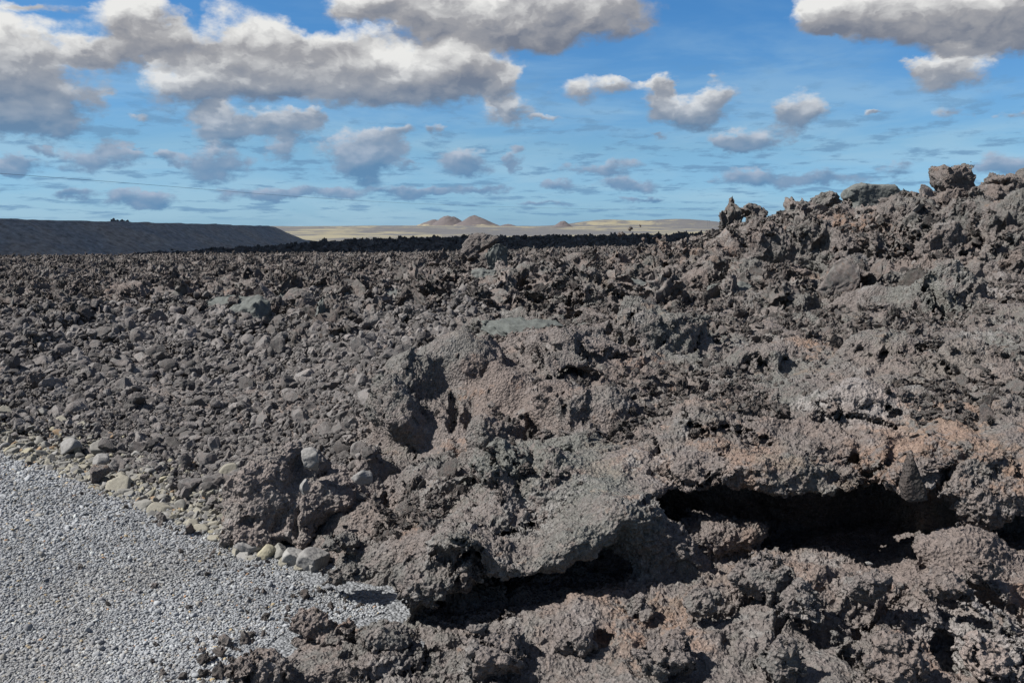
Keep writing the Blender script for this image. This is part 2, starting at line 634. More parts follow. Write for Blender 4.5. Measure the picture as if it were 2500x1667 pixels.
def simple_rock(name, cols, nscale=25.0, bump=0.004, patchy=False):
    m, g = new_mat(name)
    P = g.n('ShaderNodeTexCoord').outputs['Object']
    rnd = g.n('ShaderNodeObjectInfo').outputs['Random']
    P2 = g.v('ADD', P, g.scale((13.0, 31.0, 7.0), rnd))
    rp = g.n('ShaderNodeValToRGB')
    rp.color_ramp.interpolation = 'CONSTANT' if len(cols) > 3 else 'LINEAR'
    els = rp.color_ramp.elements
    while len(els) < len(cols):
        els.new(0.5)
    pos = 0.0
    for e, (w, c) in zip(els, cols):
        e.position = pos
        e.color = c4(*c)
        pos += w
    g.put(rp.inputs[0], rnd)
    f = g.noise(P2, nscale, 5, 0.65)
    col = g.mix(1.0, rp.outputs[0], g.step(f, 0.2, 0.8, 0.62, 1.38, smooth=False), 'MULTIPLY')
    if patchy:
        L_ = g.n('ShaderNodeObjectInfo').outputs['Location']
        pn_ = g.noise(L_, 1.1, 4, 0.6)
        col = g.mix(1.0, col, g.step(pn_, 0.3, 0.7, 0.80, 1.22), 'MULTIPLY')
        col = g.mix(g.m('MULTIPLY', g.step(g.noise(g.v('ADD', L_, (7, 3, 1)), 0.8, 3, 0.6), 0.5, 0.7), 0.35), col, c4(.17, .158, .14))
    finish(g, col, 0.85, f, bump, 0.8)
    return m


M_PEB = simple_rock('gravel_stone', [(.30, (.195, .205, .215)), (.28, (.235, .245, .255)), (.12, (.155, .16, .17)),
                                    (.12, (.275, .285, .295)), (.08, (.225, .215, .195)), (.055, (.27, .27, .27)),
                                    (.03, (.38, .395, .39)), (.01, (.30, .24, .15)), (.005, (.32, .20, .12))], 4.0, 0.00015, True)
M_BORDER = simple_rock('border_stone_rock', [(.28, (.205, .193, .158)), (.27, (.168, .163, .148)), (.20, (.128, .125, .117)),
                                            (.10, (.24, .22, .16)), (.12, (.21, .205, .195)), (.03, (.21, .15, .095))], 8.0, 0.0015)
M_GREY = simple_rock('grey_plate_rock', [(.5, (.088, .096, .090)), (.5, (.108, .114, .108))], 22.0, 0.012)
M_OVAL = simple_rock('pale_stone', [(.5, (.17, .166, .16)), (.5, (.19, .185, .178))], 60.0, 0.004)

# ------------------------------------------------------------------ the lie of the land
def pts(L):
    return np.array([at(*p) for p in L])


UP = pts([
    # left rubble slope and the blocky field behind it
    (-500, 1010, 7.3), (-200, 1010, 7.2), (0, 1000, 7.3), (300, 1000, 7.4), (600, 1000, 7.2), (-300, 900, 9.0), (0, 900, 9.0), (300, 900, 9.0), (600, 900, 8.7),
    (-300, 800, 11.0), (0, 800, 11.2), (300, 800, 11.0), (600, 800, 10.3), (850, 830, 9.2),
    (-300, 700, 17.0), (0, 700, 17.0), (300, 700, 16.5), (600, 700, 15.5), (800, 740, 12.5), (900, 690, 15.0),
    (-300, 640, 29), (0, 642, 29), (300, 640, 28), (600, 636, 28), (900, 632, 28), (1200, 625, 28),
    (300, 1130, 5.9), (500, 1200, 5.2), (700, 1080, 6.3), (800, 960, 7.0), (900, 900, 7.4),
    # hummock and hill
    (900, 1200, 4.75), (1000, 1100, 5.15), (970, 980, 5.6), (1100, 870, 6.3), (1000, 850, 8.0), (1300, 840, 6.5), (1500, 800, 7.0), (1650, 770, 7.5),
    (1250, 800, 8.6), (1450, 760, 9.6), (1000, 760, 10.5), (1300, 700, 12.5), (1600, 690, 11.5), (1900, 690, 10.6), (2200, 670, 9.9), (2450, 660, 9.5), (2800, 650, 9.2),
    (1000, 660, 17), (1300, 640, 17), (1500, 640, 18), (1650, 615, 17),
    (1800, 790, 7.5), (2100, 790, 7.0), (2450, 790, 6.6), (2800, 780, 6.4),
    (1300, 950, 5.6), (1600, 940, 5.6), (1900, 940, 5.3), (2200, 940, 5.0), (2450, 940, 4.8), (2800, 930, 4.7),
    (1300, 1080, 4.9), (1600, 1070, 4.55), (1900, 1080, 4.25), (2200, 1080, 4.1), (2450, 1080, 4.0), (2800, 1080, 3.9),
    (1600, 1160, 4.12), (1900, 1175, 3.9), (2200, 1180, 3.75), (2450, 1180, 3.65), (2800, 1180, 3.6),
    (1500, 1220, 3.65), (1300, 1290, 3.6), (1100, 1340, 3.6), (950, 1370, 3.7), (1000, 1250, 4.2), (1250, 1170, 4.3), (850, 1355, 3.95), (740, 1390, 4.0), (1400, 1170, 4.1),
    # skyline on the right
    (1740, 572, 19), (1850, 530, 17.5), (1950, 522, 16.5), (2070, 512, 15.5), (2200, 500, 15), (2330, 488, 14.5), (2450, 482, 13.8), (2650, 462, 13.4), (2900, 450, 13),
    (1900, 590, 13.5), (2200, 560, 12.3), (2450, 550, 11.6), (2800, 540, 11.2),
    (1500, 605, 30), (1650, 607, 27), (1560, 625, 20),
]).tolist()
for (px, Y, z) in [(1850, 23, .8), (2070, 21, 1.1), (2330, 20, 1.3), (2600, 19, 1.3), (2900, 19, 1.3), (2000, 30, .2), (2400, 30, .2), (2900, 30, .2)]:
    UP.append([(px - 1250) / FPX * Y, Y, z])
for (px, py, Y) in [(-300, 628, 50), (300, 622, 50), (0, 628, 90), (-400, 634, 90), (300, 612, 125), (-300, 620, 130), (700, 592, 180), (300, 600, 190), (1000, 613, 72), (1300, 610, 72), (1600, 600, 72),
                    (800, 576, 150), (1000, 570, 150), (1100, 566, 150), (1300, 567, 150), (1600, 563, 150), (1750, 560, 150), (2000, 560, 150), (2400, 560, 150),
                    (1700, 590, 50), (2000, 600, 50), (2500, 600, 50), (700, 620, 50), (1100, 619, 50)]:
    UP.append(at(px, py, Y).tolist())
UP = np.array(UP)
UP[:, 2] -= (0.20 + 0.6 * np.clip((UP[:, 1] - 60) / 60, 0, 1)) * np.clip((UP[:, 1] - 13) / 10, 0, 1) * np.where((UP[:, 0] / UP[:, 1] > .27) & (UP[:, 1] < 26), .45, 1)
LOW = pts([(600, 1660, 3.05), (800, 1490, 3.55), (800, 1600, 3.15), (1000, 1560, 3.3), (1200, 1640, 3.0), (1100, 1520, 3.3), (1250, 1465, 3.35), (1420, 1420, 3.4),
           (1500, 1430, 3.4), (1500, 1640, 2.9), (1800, 1420, 3.35), (1800, 1640, 2.85), (2100, 1420, 3.3), (2100, 1640, 2.8),
           (2400, 1400, 3.2), (2400, 1640, 2.75), (2700, 1400, 3.2), (2700, 1640, 2.7), (1400, 1800, 2.6), (2200, 1800, 2.5)]).tolist()
LOW += [[-.6, 3.9, 0.0], [-.3, 3.65, .05], [0.05, 3.7, .11], [.4, 3.75, .14], [0, 4.2, .03], [.6, 4.4, .10], [1.2, 4.6, .08], [2.0, 4.6, .08], [2.8, 4.6, .08], [0.6, 5.5, .0], [2, 5.5, -.1]]
LOW = np.array(LOW)


def rbf_fit(D):
    X = np.stack([D[:, 0] / D[:, 1] * 2.0, np.log(D[:, 1])], 1)
    r = np.linalg.norm(X[:, None] - X[None], axis=2)
    n = len(X)
    A = np.zeros((n + 3, n + 3))
    A[:n, :n] = r + np.eye(n) * -0.02
    A[:n, n] = 1
    A[:n, n + 1:] = X
    A[n, :n] = 1
    A[n + 1:, :n] = X.T
    b = np.concatenate([D[:, 2], np.zeros(3)])
    w = np.linalg.solve(A, b)
    def ev(x, y):
        q = np.stack([x / y * 2.0, np.log(y)], -1).reshape(-1, 2)
        out = np.empty(len(q))
        for s in range(0, len(q), 50000):
            e = q[s:s + 50000]
            d = np.linalg.norm(e[:, None] - X[None], axis=2)
            out[s:s + 50000] = d @ w[:n] + w[n] + e @ w[n + 1:]
        return out.reshape(x.shape)
    return ev


h_up = rbf_fit(UP)
h_low = rbf_fit(LOW)

# edge of the gravel, on the ground plane
EDGE_PX = [(-900, 930), (-400, 1020), (0, 1100), (120, 1135), (240, 1185), (400, 1255), (540, 1305), (600, 1350), (705, 1385), (712, 1432),
           (790, 1448), (860, 1470), (915, 1490), (860, 1500), (740, 1496), (670, 1540), (590, 1600), (510, 1680), (380, 1760)]


def ground_pt(px, py):
    a = at(px, py, 1.0)
    Y = EYE / (EYE - a[2])
    return a[0] * Y, Y


EDGE = np.array([ground_pt(*p) for p in EDGE_PX])


def edge_sd(x, y):
    """signed distance to the edge of the gravel, positive on the lava side"""
    P = np.stack([x.ravel(), y.ravel()], 1)
    best = np.full(len(P), 1e9)
    poly = np.concatenate([EDGE, [[-1.0, -3.0], [-40, -3], [-40, EDGE[0][1]]]])
    for a, b in zip(EDGE[:-1], EDGE[1:]):
        ab = b - a
        t = np.clip(((P - a) @ ab) / (ab @ ab), 0, 1)
        d = np.linalg.norm(P - (a + t[:, None] * ab), axis=1)
        best = np.minimum(best, d)
    ins = np.zeros(len(P), bool)
    n = len(poly)
    for i in range(n):
        x1, y1 = poly[i]
        x2, y2 = poly[(i + 1) % n]
        c = ((y1 > P[:, 1]) != (y2 > P[:, 1]))
        with np.errstate(divide='ignore', invalid='ignore'):
            xi = (x2 - x1) * (P[:, 1] - y1) / (y2 - y1 + 1e-12) + x1
        ins ^= c & (P[:, 0] < xi)
    return np.where(ins, -best, best).reshape(x.shape)


# front lip of the overhanging crust: x, y, thickness at lip, depth of hollow
LIP = []
for (px, py, Y, th, dp) in [(725, 1415, 3.86, .12, .05), (860, 1445, 3.72, .10, .12), (1000, 1440, 3.47, .10, .5), (1120, 1430, 3.38, .16, .45), (1300, 1385, 3.37, .16, .45), (1500, 1315, 3.44, .15, .4),
                            (1560, 1220, 3.8, .10, .6), (1640, 1175, 4.02, .07, .55), (1900, 1185, 3.86, .08, .65), (2200, 1190, 3.74, .09, .7), (2330, 1195, 3.66, .14, .9), (2450, 1200, 3.62, .22, .6), (2800, 1200, 3.6, .2, .4)]:
    p = at(px, py, Y)
    LIP.append((p[0], Y, th, dp))
LIP = np.array(LIP)


def ell(P, c, r, yaw=0.0, tilt=0.0):
    """rough signed distance to an ellipsoid"""
    q = P - np.asarray(c, dtype=np.float32)
    cy, sy = math.cos(yaw), math.sin(yaw)
    x = q[:, 0] * cy + q[:, 1] * sy
    y = -q[:, 0] * sy + q[:, 1] * cy
    ct, st = math.cos(tilt), math.sin(tilt)
    z = q[:, 2] * ct - x * st
    x = x * ct + q[:, 2] * st
    k = np.sqrt((x / r[0]) ** 2 + (y / r[1]) ** 2 + (z / r[2]) ** 2)
    return (k - 1.0) * min(r)


# knobs and lobes on the crust: px, py, Y, radii, yaw, tilt
LOBES = [
    (975, 1040, 5.20, (.20, .26, .38), .1, .15), (1010, 960, 5.55, (.24, .25, .30), 0, .2), (930, 1150, 4.95, (.12, .15, .25), 0, .1),
    (1000, 1250, 4.55, (.09, .12, .16), 0, 0), (1150, 900, 5.9, (.34, .30, .26), 0, 0), (1220, 960, 5.7, (.18, .25, .25), 0, 0),
    (1400, 870, 6.2, (.40, .35, .22), .2, -.1), (1370, 900, 5.9, (.24, .22, .12), .2, -.1), (1620, 820, 6.9, (.55, .35, .22), .3, -.25),
    (1380, 1010, 5.35, (.20, .22, .22), 0, 0), (1200, 1080, 5.0, (.20, .22, .20), 0, 0),
    (1480, 1000, 5.5, (.16, .2, .2), 0, 0), (1330, 1180, 4.6, (.38, .3, .14), .2, -.3),
    (2410, 1250, 3.75, (.17, .16, .12), 0, 0), (1500, 1245, 3.65, (.14, .2, .12), .3, -.5),
    (1250, 1335, 3.55, (.35, .18, .09), .1, -.25), (1040, 1390, 3.6, (.2, .16, .10), 0, -.1),
    (1720, 1280, 4.15, (.26, .25, .13), 0, .2), (1545, 1270, 3.72, (.13, .24, .17), .2, -.4), (1600, 1330, 3.74, (.13, .22, .13), 0, 0), (1660, 1350, 3.8, (.12, .2, .09), 0, 0), (2050, 1420, 3.75, (.6, .25, .12), 0, -.1), (2380, 1370, 3.5, (.3, .2, .12), 0, -.2),
    (1900, 1120, 4.1, (.5, .25, .10), 0, .05), (2300, 1110, 4.0, (.5, .3, .10), 0, .05),
    (1700, 1020, 4.7, (.25, .25, .12), 0, 0), (1850, 880, 5.8, (.3, .3, .14), 0, 0), (2160, 860, 6.0, (.3, .3, .14), 0, 0),
    (2100, 1000, 4.8, (.3, .25, .1), 0, 0), (2420, 900, 5.2, (.3, .3, .15), 0, 0),
    (2330, 740, 8.0, (.35, .35, .3), 0, 0), (2120, 700, 9.4, (.5, .4, .3), 0, 0), (1950, 620, 12, (.7, .5, .22), 0, -.3),
    (1700, 625, 15, (.6, .4, .12), 0, -.2), (1450, 660, 14, (.7, .5, .25), 0, 0), (1180, 650, 17, (.8, .5, .35), 0, 0),
    (1420, 740, 11, (.55, .4, .3), 0, 0), (2250, 600, 11.6, (.6, .5, .4), 0, 0), (2450, 560, 12, (.6, .5, .45), 0, 0),
]
_YS = np.exp(np.linspace(math.log(3.0), math.log(33.0), 500))


def surf_y(px, py):
    """forward distance at which the ray of a pixel meets the smooth lie of the land"""
    r = at(px, py, 1.0)
    x, z = r[0] * _YS, EYE + (r[2] - EYE) * _YS
    hit = np.nonzero(z < h_up(x, _YS))[0]
    return float(_YS[hit[0]]) if len(hit) else float(_YS[-1])


LOBES2 = [(px, py, Y if (Y < 4.3 or py > 1200) else surf_y(px, py) + r[1] * .25, r, yaw, tilt) for (px, py, Y, r, yaw, tilt) in LOBES]

# pits and cracks: px, py, half width and half height in photo pixels, tilt, forced Y
PITS = []
for (px, py, hw, hh, tl, *fy) in [
    (1108, 985, 17, 75, -.1), (1122, 1070, 24, 50, 0), (1150, 1000, 20, 60, .1), (1030, 1130, 9, 60, .35), (945, 1210, 9, 40, .2), (1330, 1120, 48, 36, 0), (1392, 1110, 28, 28, -.5), (1290, 1040, 24, 66, .35),
    (1465, 965, 22, 62, 0), (1400, 922, 75, 16, -.08), (1500, 910, 45, 14, 0), (1385, 860, 8, 55, .05), (1240, 960, 14, 14, 0), (1110, 905, 15, 15, 0), (1170, 1160, 30, 16, -.3),
    (1728, 862, 20, 34, 0), (1650, 890, 60, 16, -.4), (2150, 993, 42, 15, 0), (1890, 1085, 42, 14, -.4), (2370, 1003, 20, 22, .3), (2278, 745, 22, 60, 0), (2230, 760, 14, 52, .1), (2330, 770, 22, 30, 0),
    (2450, 640, 46, 44, .3), (2395, 600, 26, 56, -.5), (1900, 572, 75, 13, -.4), (1995, 590, 20, 46, -.5), (1575, 668, 44, 14, 0), (1400, 730, 28, 55, 0), (1365, 770, 24, 28, 0), (1480, 780, 30, 14, 0),
    (810, 800, 20, 50, 0), (1000, 800, 28, 36, 0), (1080, 785, 34, 16, 0), (2050, 880, 38, 11, 0), (700, 850, 26, 14, 0), (520, 850, 12, 34, 0), (1750, 590, 70, 9, -.2), (1230, 600, 26, 9, 0),
    (930, 700, 30, 26, 0), (600, 730, 30, 24, 0), (380, 745, 40, 18, 0), (180, 750, 45, 16, 0), (60, 690, 30, 14, 0), (250, 800, 50, 14, 0), (1180, 720, 26, 26, 0), (1640, 735, 60, 18, 0), (1800, 760, 46, 14, 0),
    (1950, 700, 24, 16, 0), (2120, 620, 50, 12, -.2), (1700, 660, 34, 16, -.5), (2000, 1010, 26, 14, 0), (1780, 1010, 30, 10, -.3), (1610, 1010, 24, 12, 0), (2230, 910, 24, 16, 0), (1960, 940, 40, 10, -.2),
    (2430, 950, 22, 20, .2), (1560, 1080, 26, 9, -.3), (2090, 820, 26, 10, 0), (1850, 800, 28, 10, 0), (2170, 1075, 20, 10, 0),
    (1750, 1062, 150, 8, .03), (2060, 1025, 130, 8, -.05), (1640, 960, 95, 8, -.1), (1900, 905, 120, 8, .1), (2200, 850, 120, 8, .05), (1520, 862, 90, 8, .2), (2330, 930, 110, 8, .1),
    (1260, 1255, 150, 7, .12, 4.05), (1130, 1330, 120, 7, .18, 3.75), (1360, 1200, 110, 8, .35, 4.15), (1800, 960, 8, 60, .2), (2010, 1000, 8, 55, -.3), (1600, 1080, 7, 45, .2), (1240, 1180, 8, 60, .4, 4.4), (2250, 980, 8, 60, .2),
    (920, 1285, 75, 34, .3, 4.15), (1550, 1430, 16, 40, 0, 3.35), (1965, 1530, 34, 32, 0, 3.05), (2350, 1480, 110, 46, -.2, 3.1), (2330, 1600, 50, 70, 0, 2.9), (2200, 1540, 30, 26, 0, 2.95),
    (1650, 1645, 90, 26, 0, 2.8), (880, 1590, 34, 22, 0, 3.15), (1480, 1560, 34, 26, 0, 3.1), (1780, 1560, 20, 40, .2, 3.0), (1150, 1470, 100, 22, -.2, 3.5), (2080, 1630, 18, 34, 0, 2.85)]:
    Y_ = fy[0] if fy else surf_y(px, py)
    k_ = Y_ / FPX
    PITS.append((px, py, Y_, (hw * k_, min(max(hw, hh) * k_ * 1.5, .30 * Y_ / 5), hh * k_), 0, tl))


# ------------------------------------------------------------------ near lava as one solid, polygonised on a grid that is finer near the eye
def build_terrain():
    U0, U1, DU = -0.76, 0.94, 0.0027
    V0, V1, DV = math.log(2.35), math.log(34.0), 0.0056
    S0, S1, DS = -0.118, 0.118, 0.0040
    us = np.arange(U0, U1, DU)
    vs = np.arange(V0, V1, DV)
    ss = np.arange(S0, S1, DS)
    yy = np.exp(vs)
    X2 = us[:, None] * yy[None]
    Y2 = np.broadcast_to(yy[None], X2.shape)
    hu = h_up(X2, Y2)
    hl = h_low(X2, Y2)
    sd = edge_sd(X2, Y2)
    m = sst(sd, 0.0, 0.30)
    hu = np.where(Y2 < 9, hu * m + (1 - m) * -0.30, hu)
    ml = sst(sd, 0.0, 0.18)
    hl = hl * ml + (1 - ml) * -0.25
    hl = np.where(((X2 < LIP[0, 0]) & (Y2 > 3.9)) | (Y2 > 5.2), np.minimum(hl, hu - .3), hl)
    mid = np.where((Y2 < 5.6) & ((X2 > LIP[0, 0]) | (Y2 < 3.9)), 0.5 * (np.maximum(hu, 0) + np.minimum(hl, .3)) - .03, hu)
    # smooth the centre surface so that the band never misses either side
    for _ in range(12):
        mid[1:-1] = (mid[:-2] + mid[2:] + mid[1:-1]) / 3
        mid[:, 1:-1] = (mid[:, :-2] + mid[:, 2:] + mid[:, 1:-1]) / 3

    def samp(A, x, y):
        fi = np.clip((x / y - U0) / DU, 0, len(us) - 1.001)
        fj = np.clip((np.log(y) - V0) / DV, 0, len(vs) - 1.001)
        i = fi.astype(np.int32)
        j = fj.astype(np.int32)
        a = fi - i
        b = fj - j
        return (A[i, j] * (1 - a) * (1 - b) + A[i + 1, j] * a * (1 - b) + A[i, j + 1] * (1 - a) * b + A[i + 1, j + 1] * a * b).astype(np.float32)

    nu, nv, ns = len(us), len(vs), len(ss)
    XX = np.broadcast_to(X2[:, :, None], (nu, nv, ns)).reshape(-1).astype(np.float32)
    YY = np.broadcast_to(Y2[:, :, None], (nu, nv, ns)).reshape(-1).astype(np.float32)
    ZZ = (mid[:, :, None] + ss[None, None] * Y2[:, :, None]).reshape(-1).astype(np.float32)
    hu32, hl32 = hu.astype(np.float32), hl.astype(np.float32)
    Fv = np.full(nu * nv * ns, 0, np.float32)
    # quick look: far from both surfaces nothing to compute
    hu3 = np.broadcast_to(hu32[:, :, None], (nu, nv, ns)).reshape(-1)
    hl3 = np.broadcast_to(hl32[:, :, None], (nu, nv, ns)).reshape(-1)
    band = 0.16 + 0.045 * YY
    top = np.maximum(hu3, hl3)
    Fv = np.where(ZZ > top + band, 1.0, -1.0).astype(np.float32)
    near = YY < 6.6
    work = (np.abs(ZZ - hu3) < band) | ((YY < 5.6) & (ZZ > -0.3) & (ZZ < top + band))
    idx = np.nonzero(work)[0]
    P = np.stack([XX[idx], YY[idx], ZZ[idx]], 1)

    def F(P):
        x, y, z = P[:, 0], P[:, 1], P[:, 2]
        # far ground is broken into bigger blocks
        k = np.clip(y / 6.0, 0.75, 4.0)
        a1 = 0.045 * k
        W = np.stack([_pn(P @ _ROT.T / 0.33 + s) for s in (3.3, 11.7, 29.1)], 1)
        W2 = np.stack([_pn(P @ _ROT.T / 1.1 + s) for s in (7.3, 1.7, 39.1)], 1)
        far = sst(y, 6.5, 10.0)[:, None]
        calm = (0.45 + 0.55 * np.maximum(sst(y, 4.2, 5.0), sst(x / y, 0.12, 0.2) * sst(-y, -3.5, -3.2)))[:, None]
        Pw = P + W * 0.15 * calm * (1 - far) + (W2 * 0.42) * far + W * 0.22 * far + W2 * 0.12 * (1 - far)
        Pw = Pw.astype(np.float32)
        xw, yw, zw = Pw[:, 0], np.maximum(Pw[:, 1], 2.3), z + (Pw[:, 2] - z) * 0.8
        hU = samp(hu32, xw, yw)
        hL = samp(hl32, xw, yw)
        yL = np.interp(xw, LIP[:, 0], LIP[:, 1])
        th = np.interp(xw, LIP[:, 0], LIP[:, 2])
        dp = np.interp(xw, LIP[:, 0], LIP[:, 3])
        leftside = xw < LIP[0, 0]
        d = yw - yL
        t = th + np.clip(d, 0, None) * 0.10 + np.clip(d - dp, 0, None) * 2.5
        crust = smax(smax(zw - hU, (yL - yw) * 0.9, 0.06), (hU - t) - zw, 0.05)
        crust = np.where(leftside, zw - hU, crust)
        low = zw - hL
        f = smin(crust, low, 0.05)
        for (px, py, Y, r, yaw, tilt) in LOBES2:
            c = at(px, py, Y)
            R_ = max(r) * 1.8
            mk = np.nonzero((np.abs(Pw[:, 0] - c[0]) < R_) & (np.abs(Pw[:, 1] - c[1]) < R_))[0]
            if len(mk):
                f[mk] = smin(f[mk], ell(Pw[mk], c, r, yaw, tilt), 0.05 * max(1, Y / 7))
        # medium lumps
        Pc = P + W2 * 0.35 + W * 0.12
        Pc = (Pc + np.stack([_pn(P @ _ROT.T / 0.09 + q) for q in (13.3, 21.7, 49.1)], 1) * 0.05).astype(np.float32)
        n1 = np.abs(_pn(Pc @ _ROT.T / (0.21) + 2.2)) * 2 - 0.45
        n2 = np.abs(_pn(Pc @ _ROT.T / (0.10) + 8.2)) * 2 - 0.45
        n3 = _pn(Pc @ (_ROT.T * np.array([1, 1, 2.2], np.float32)) / 0.17 + 31.0)
        n1 = n1 * 0.7 + n3 * 0.8
        b1 = np.abs(_pn(P @ _ROT.T / (0.55) + 4.2)) * 2 - 0.45
        b2 = np.abs(_pn(P @ _ROT.T / (1.3) + 6.4)) * 2 - 0.45
        fr = far[:, 0]
        damp = 1 - .6 * sst(y, 13, 17) * (1 - sst(x / y, .225, .27))
        e1, c1 = _cells(Pc @ _ROT.T / np.float32(.36) * np.float32([1, 1, .75]) + 3.0)
        e2, c2 = _cells((Pc + W * .1) @ _ROT.T / np.float32(.14) + 9.0)
        e3, c3 = _cells(Pc @ (_ROT.T * np.array([1, 1, 1.7], np.float32)) / np.float32(.95) + 5.0)
        br = (c1 - .5) * .105 * (1 + .3 * fr) - (1 - sst(e1, 0, .12)) * .070 + ((c2 - .5) * .028 - (1 - sst(e2, 0, .2)) * .018) * (1 + .6 * fr)
        br = br * (.45 + .55 * calm[:, 0]) * (.14 + .72 * sst(_pn(P @ _ROT.T / 0.62 + 70.0), -.12, .24)) + fr * damp * ((c3 - .5) * .26 - (1 - sst(e3, 0, .12)) * .14)
        rub = sst(-x / y, 0.02, 0.12) * sst(y, 4.8, 6.0) * (1 - sst(y, 8.8, 10.6))        # the even rubble slope
        rough = 1 - 0.55 * rub
        f = f - rough * (br + n1 * 0.030 * calm[:, 0] + n2 * 0.016 * (1 + 0.6 * fr) + b1 * (0.048 + 0.092 * fr * damp) + b2 * (0.02 + 0.12 * fr * damp))
        mono = fr * sst(y, 10, 14) * (np.abs(W2[:, 0]) * 0.25)
        f = f - mono * rough * damp
        kk = np.clip(y / 6, .7, 2.5)[:, None]
        Pp = (P + np.stack([_pn(P @ _ROT.T / 0.15 + q) for q in (3.1, 31.7, 59.1)], 1) * 0.11 * kk + np.stack([_pn(P @ _ROT.T / 0.06 + q) for q in (4.1, 34.7, 51.1)], 1) * 0.05 * kk).astype(np.float32)
        for (px, py, Y, r, yaw, tilt) in PITS:
            c = at(px, py, Y)
            R_ = max(r) * 1.5
            mk = np.nonzero((np.abs(Pw[:, 0] - c[0]) < R_) & (np.abs(Pw[:, 1] - c[1]) < R_))[0]
            if len(mk):
                f[mk] = smax(f[mk], -ell(Pp[mk], c, r, yaw, tilt), 0.012)
        return f.astype(np.float32)

    Fv[idx] = np.concatenate(list(_pool.map(F, np.array_split(P, max(4, len(P) // 150000)))))
    pos, quads = surface_nets(Fv.reshape(nu, nv, ns))
    # index space to world
    u = U0 + pos[:, 0] * DU
    y = np.exp(V0 + pos[:, 1] * DV)
    x = u * y
    fi = np.clip(pos[:, 0], 0, nu - 1.001)
    fj = np.clip(pos[:, 1], 0, nv - 1.001)
    i, j = fi.astype(int), fj.astype(int)
    a, b = fi - i, fj - j
    md = mid[i, j] * (1 - a) * (1 - b) + mid[i + 1, j] * a * (1 - b) + mid[i, j + 1] * (1 - a) * b + mid[i + 1, j + 1] * a * b
    z = md + (S0 + pos[:, 2] * DS) * y
    Pt = np.stack([x, y, z], 1).astype(np.float32)
    flip = quads[:, ::-1]
    Nn = normals(Pt, flip)
    # keep the winding that looks up on average
    if Nn[:, 2].mean() > 0:
        quads = flip
    # drop what is below the ground
    keepq = (Pt[quads][:, :, 2].max(1) > -0.12) | (Pt[quads][:, :, 1].min(1) > 9)
    quads = quads[keepq]
    Pt = relax(Pt, quads, 1, 0.4)
    # height map of the upper side for scattering
    hm = np.full((nu, nv), -9.0)
    ii = np.clip(np.rint(pos[:, 0]).astype(int), 0, nu - 1)
    jj = np.clip(np.rint(pos[:, 1]).astype(int), 0, nv - 1)
    np.maximum.at(hm, (ii, jj), Pt[:, 2])
    hm = np.where(hm < -5, hu, hm)
    Pt, quads = subdivide(Pt, quads)
    N = normals(Pt, quads)
    k = np.clip(Pt[:, 1] / 6.0, 0.7, 3.0)
    far = sst(Pt[:, 1], 6.5, 12.0)
    patch = sst(noise(Pt, 0.6, 40), -0.25, 0.2)
    d1 = fbm(Pt, 0.085, 2, 0.55, 3, 'b')
    d2 = fbm(Pt, 0.028, 3, 0.65, 9, 'b')
    d3 = fbm(Pt, 0.22, 2, 0.5, 21, 'b')
    Ps = Pt * np.array([1, 1, 2.6], np.float32) + np.stack([d3, d1, d3], 1).astype(np.float32) * .05
    d4 = fbm(Ps, 0.055, 2, 0.6, 33, 'b')
    hard = sst(noise(Pt, 0.45, 60), -0.2, 0.25)
    Pj = Pt + np.stack([d1, d2, d3], 1).astype(np.float32) * .012
    g1, q1 = cells(Pj, .060, 2.0)
    g2, q2 = cells(Pj, .024, 7.0)
    brk = ((q1 - .5) * .013 - (1 - sst(g1, 0, .22)) * .009) * (.4 + .6 * patch) * (1 + far) + ((q2 - .5) * .006 - (1 - sst(g2, 0, .25)) * .005) * (1 + far) * (.3 + .7 * patch)
    disp = brk + d1 * 0.0125 * (1 + far) * (.6 + .4 * patch) + d2 * 0.009 * (0.28 + 0.72 * patch) * (1 + 0.9 * far) + d4 * 0.012 * hard * (1 + far) + d3 * 0.05 * far
    Pt = Pt + N * disp[:, None].astype(np.float32)
    # places whose rock has another colour of its own
    tone = np.zeros_like(Pt)
    def blot(ch, px, py, Y, rad, s=1.0):
        rad = rad / Y
        Y = surf_y(px, py) if py < 1200 else Y
        rad = rad * Y
        c = at(px, py, Y)
        q = Pt - c.astype(np.float32)
        dd = np.sqrt(q[:, 0] ** 2 + (q[:, 1] * .6) ** 2 + q[:, 2] ** 2) / rad
        tone[:, ch] = np.maximum(tone[:, ch], s * sst(-dd + nn * 0.9, -1.1, -0.5))
    nn = fbm(Pt, 0.35, 3, 0.6, 50)
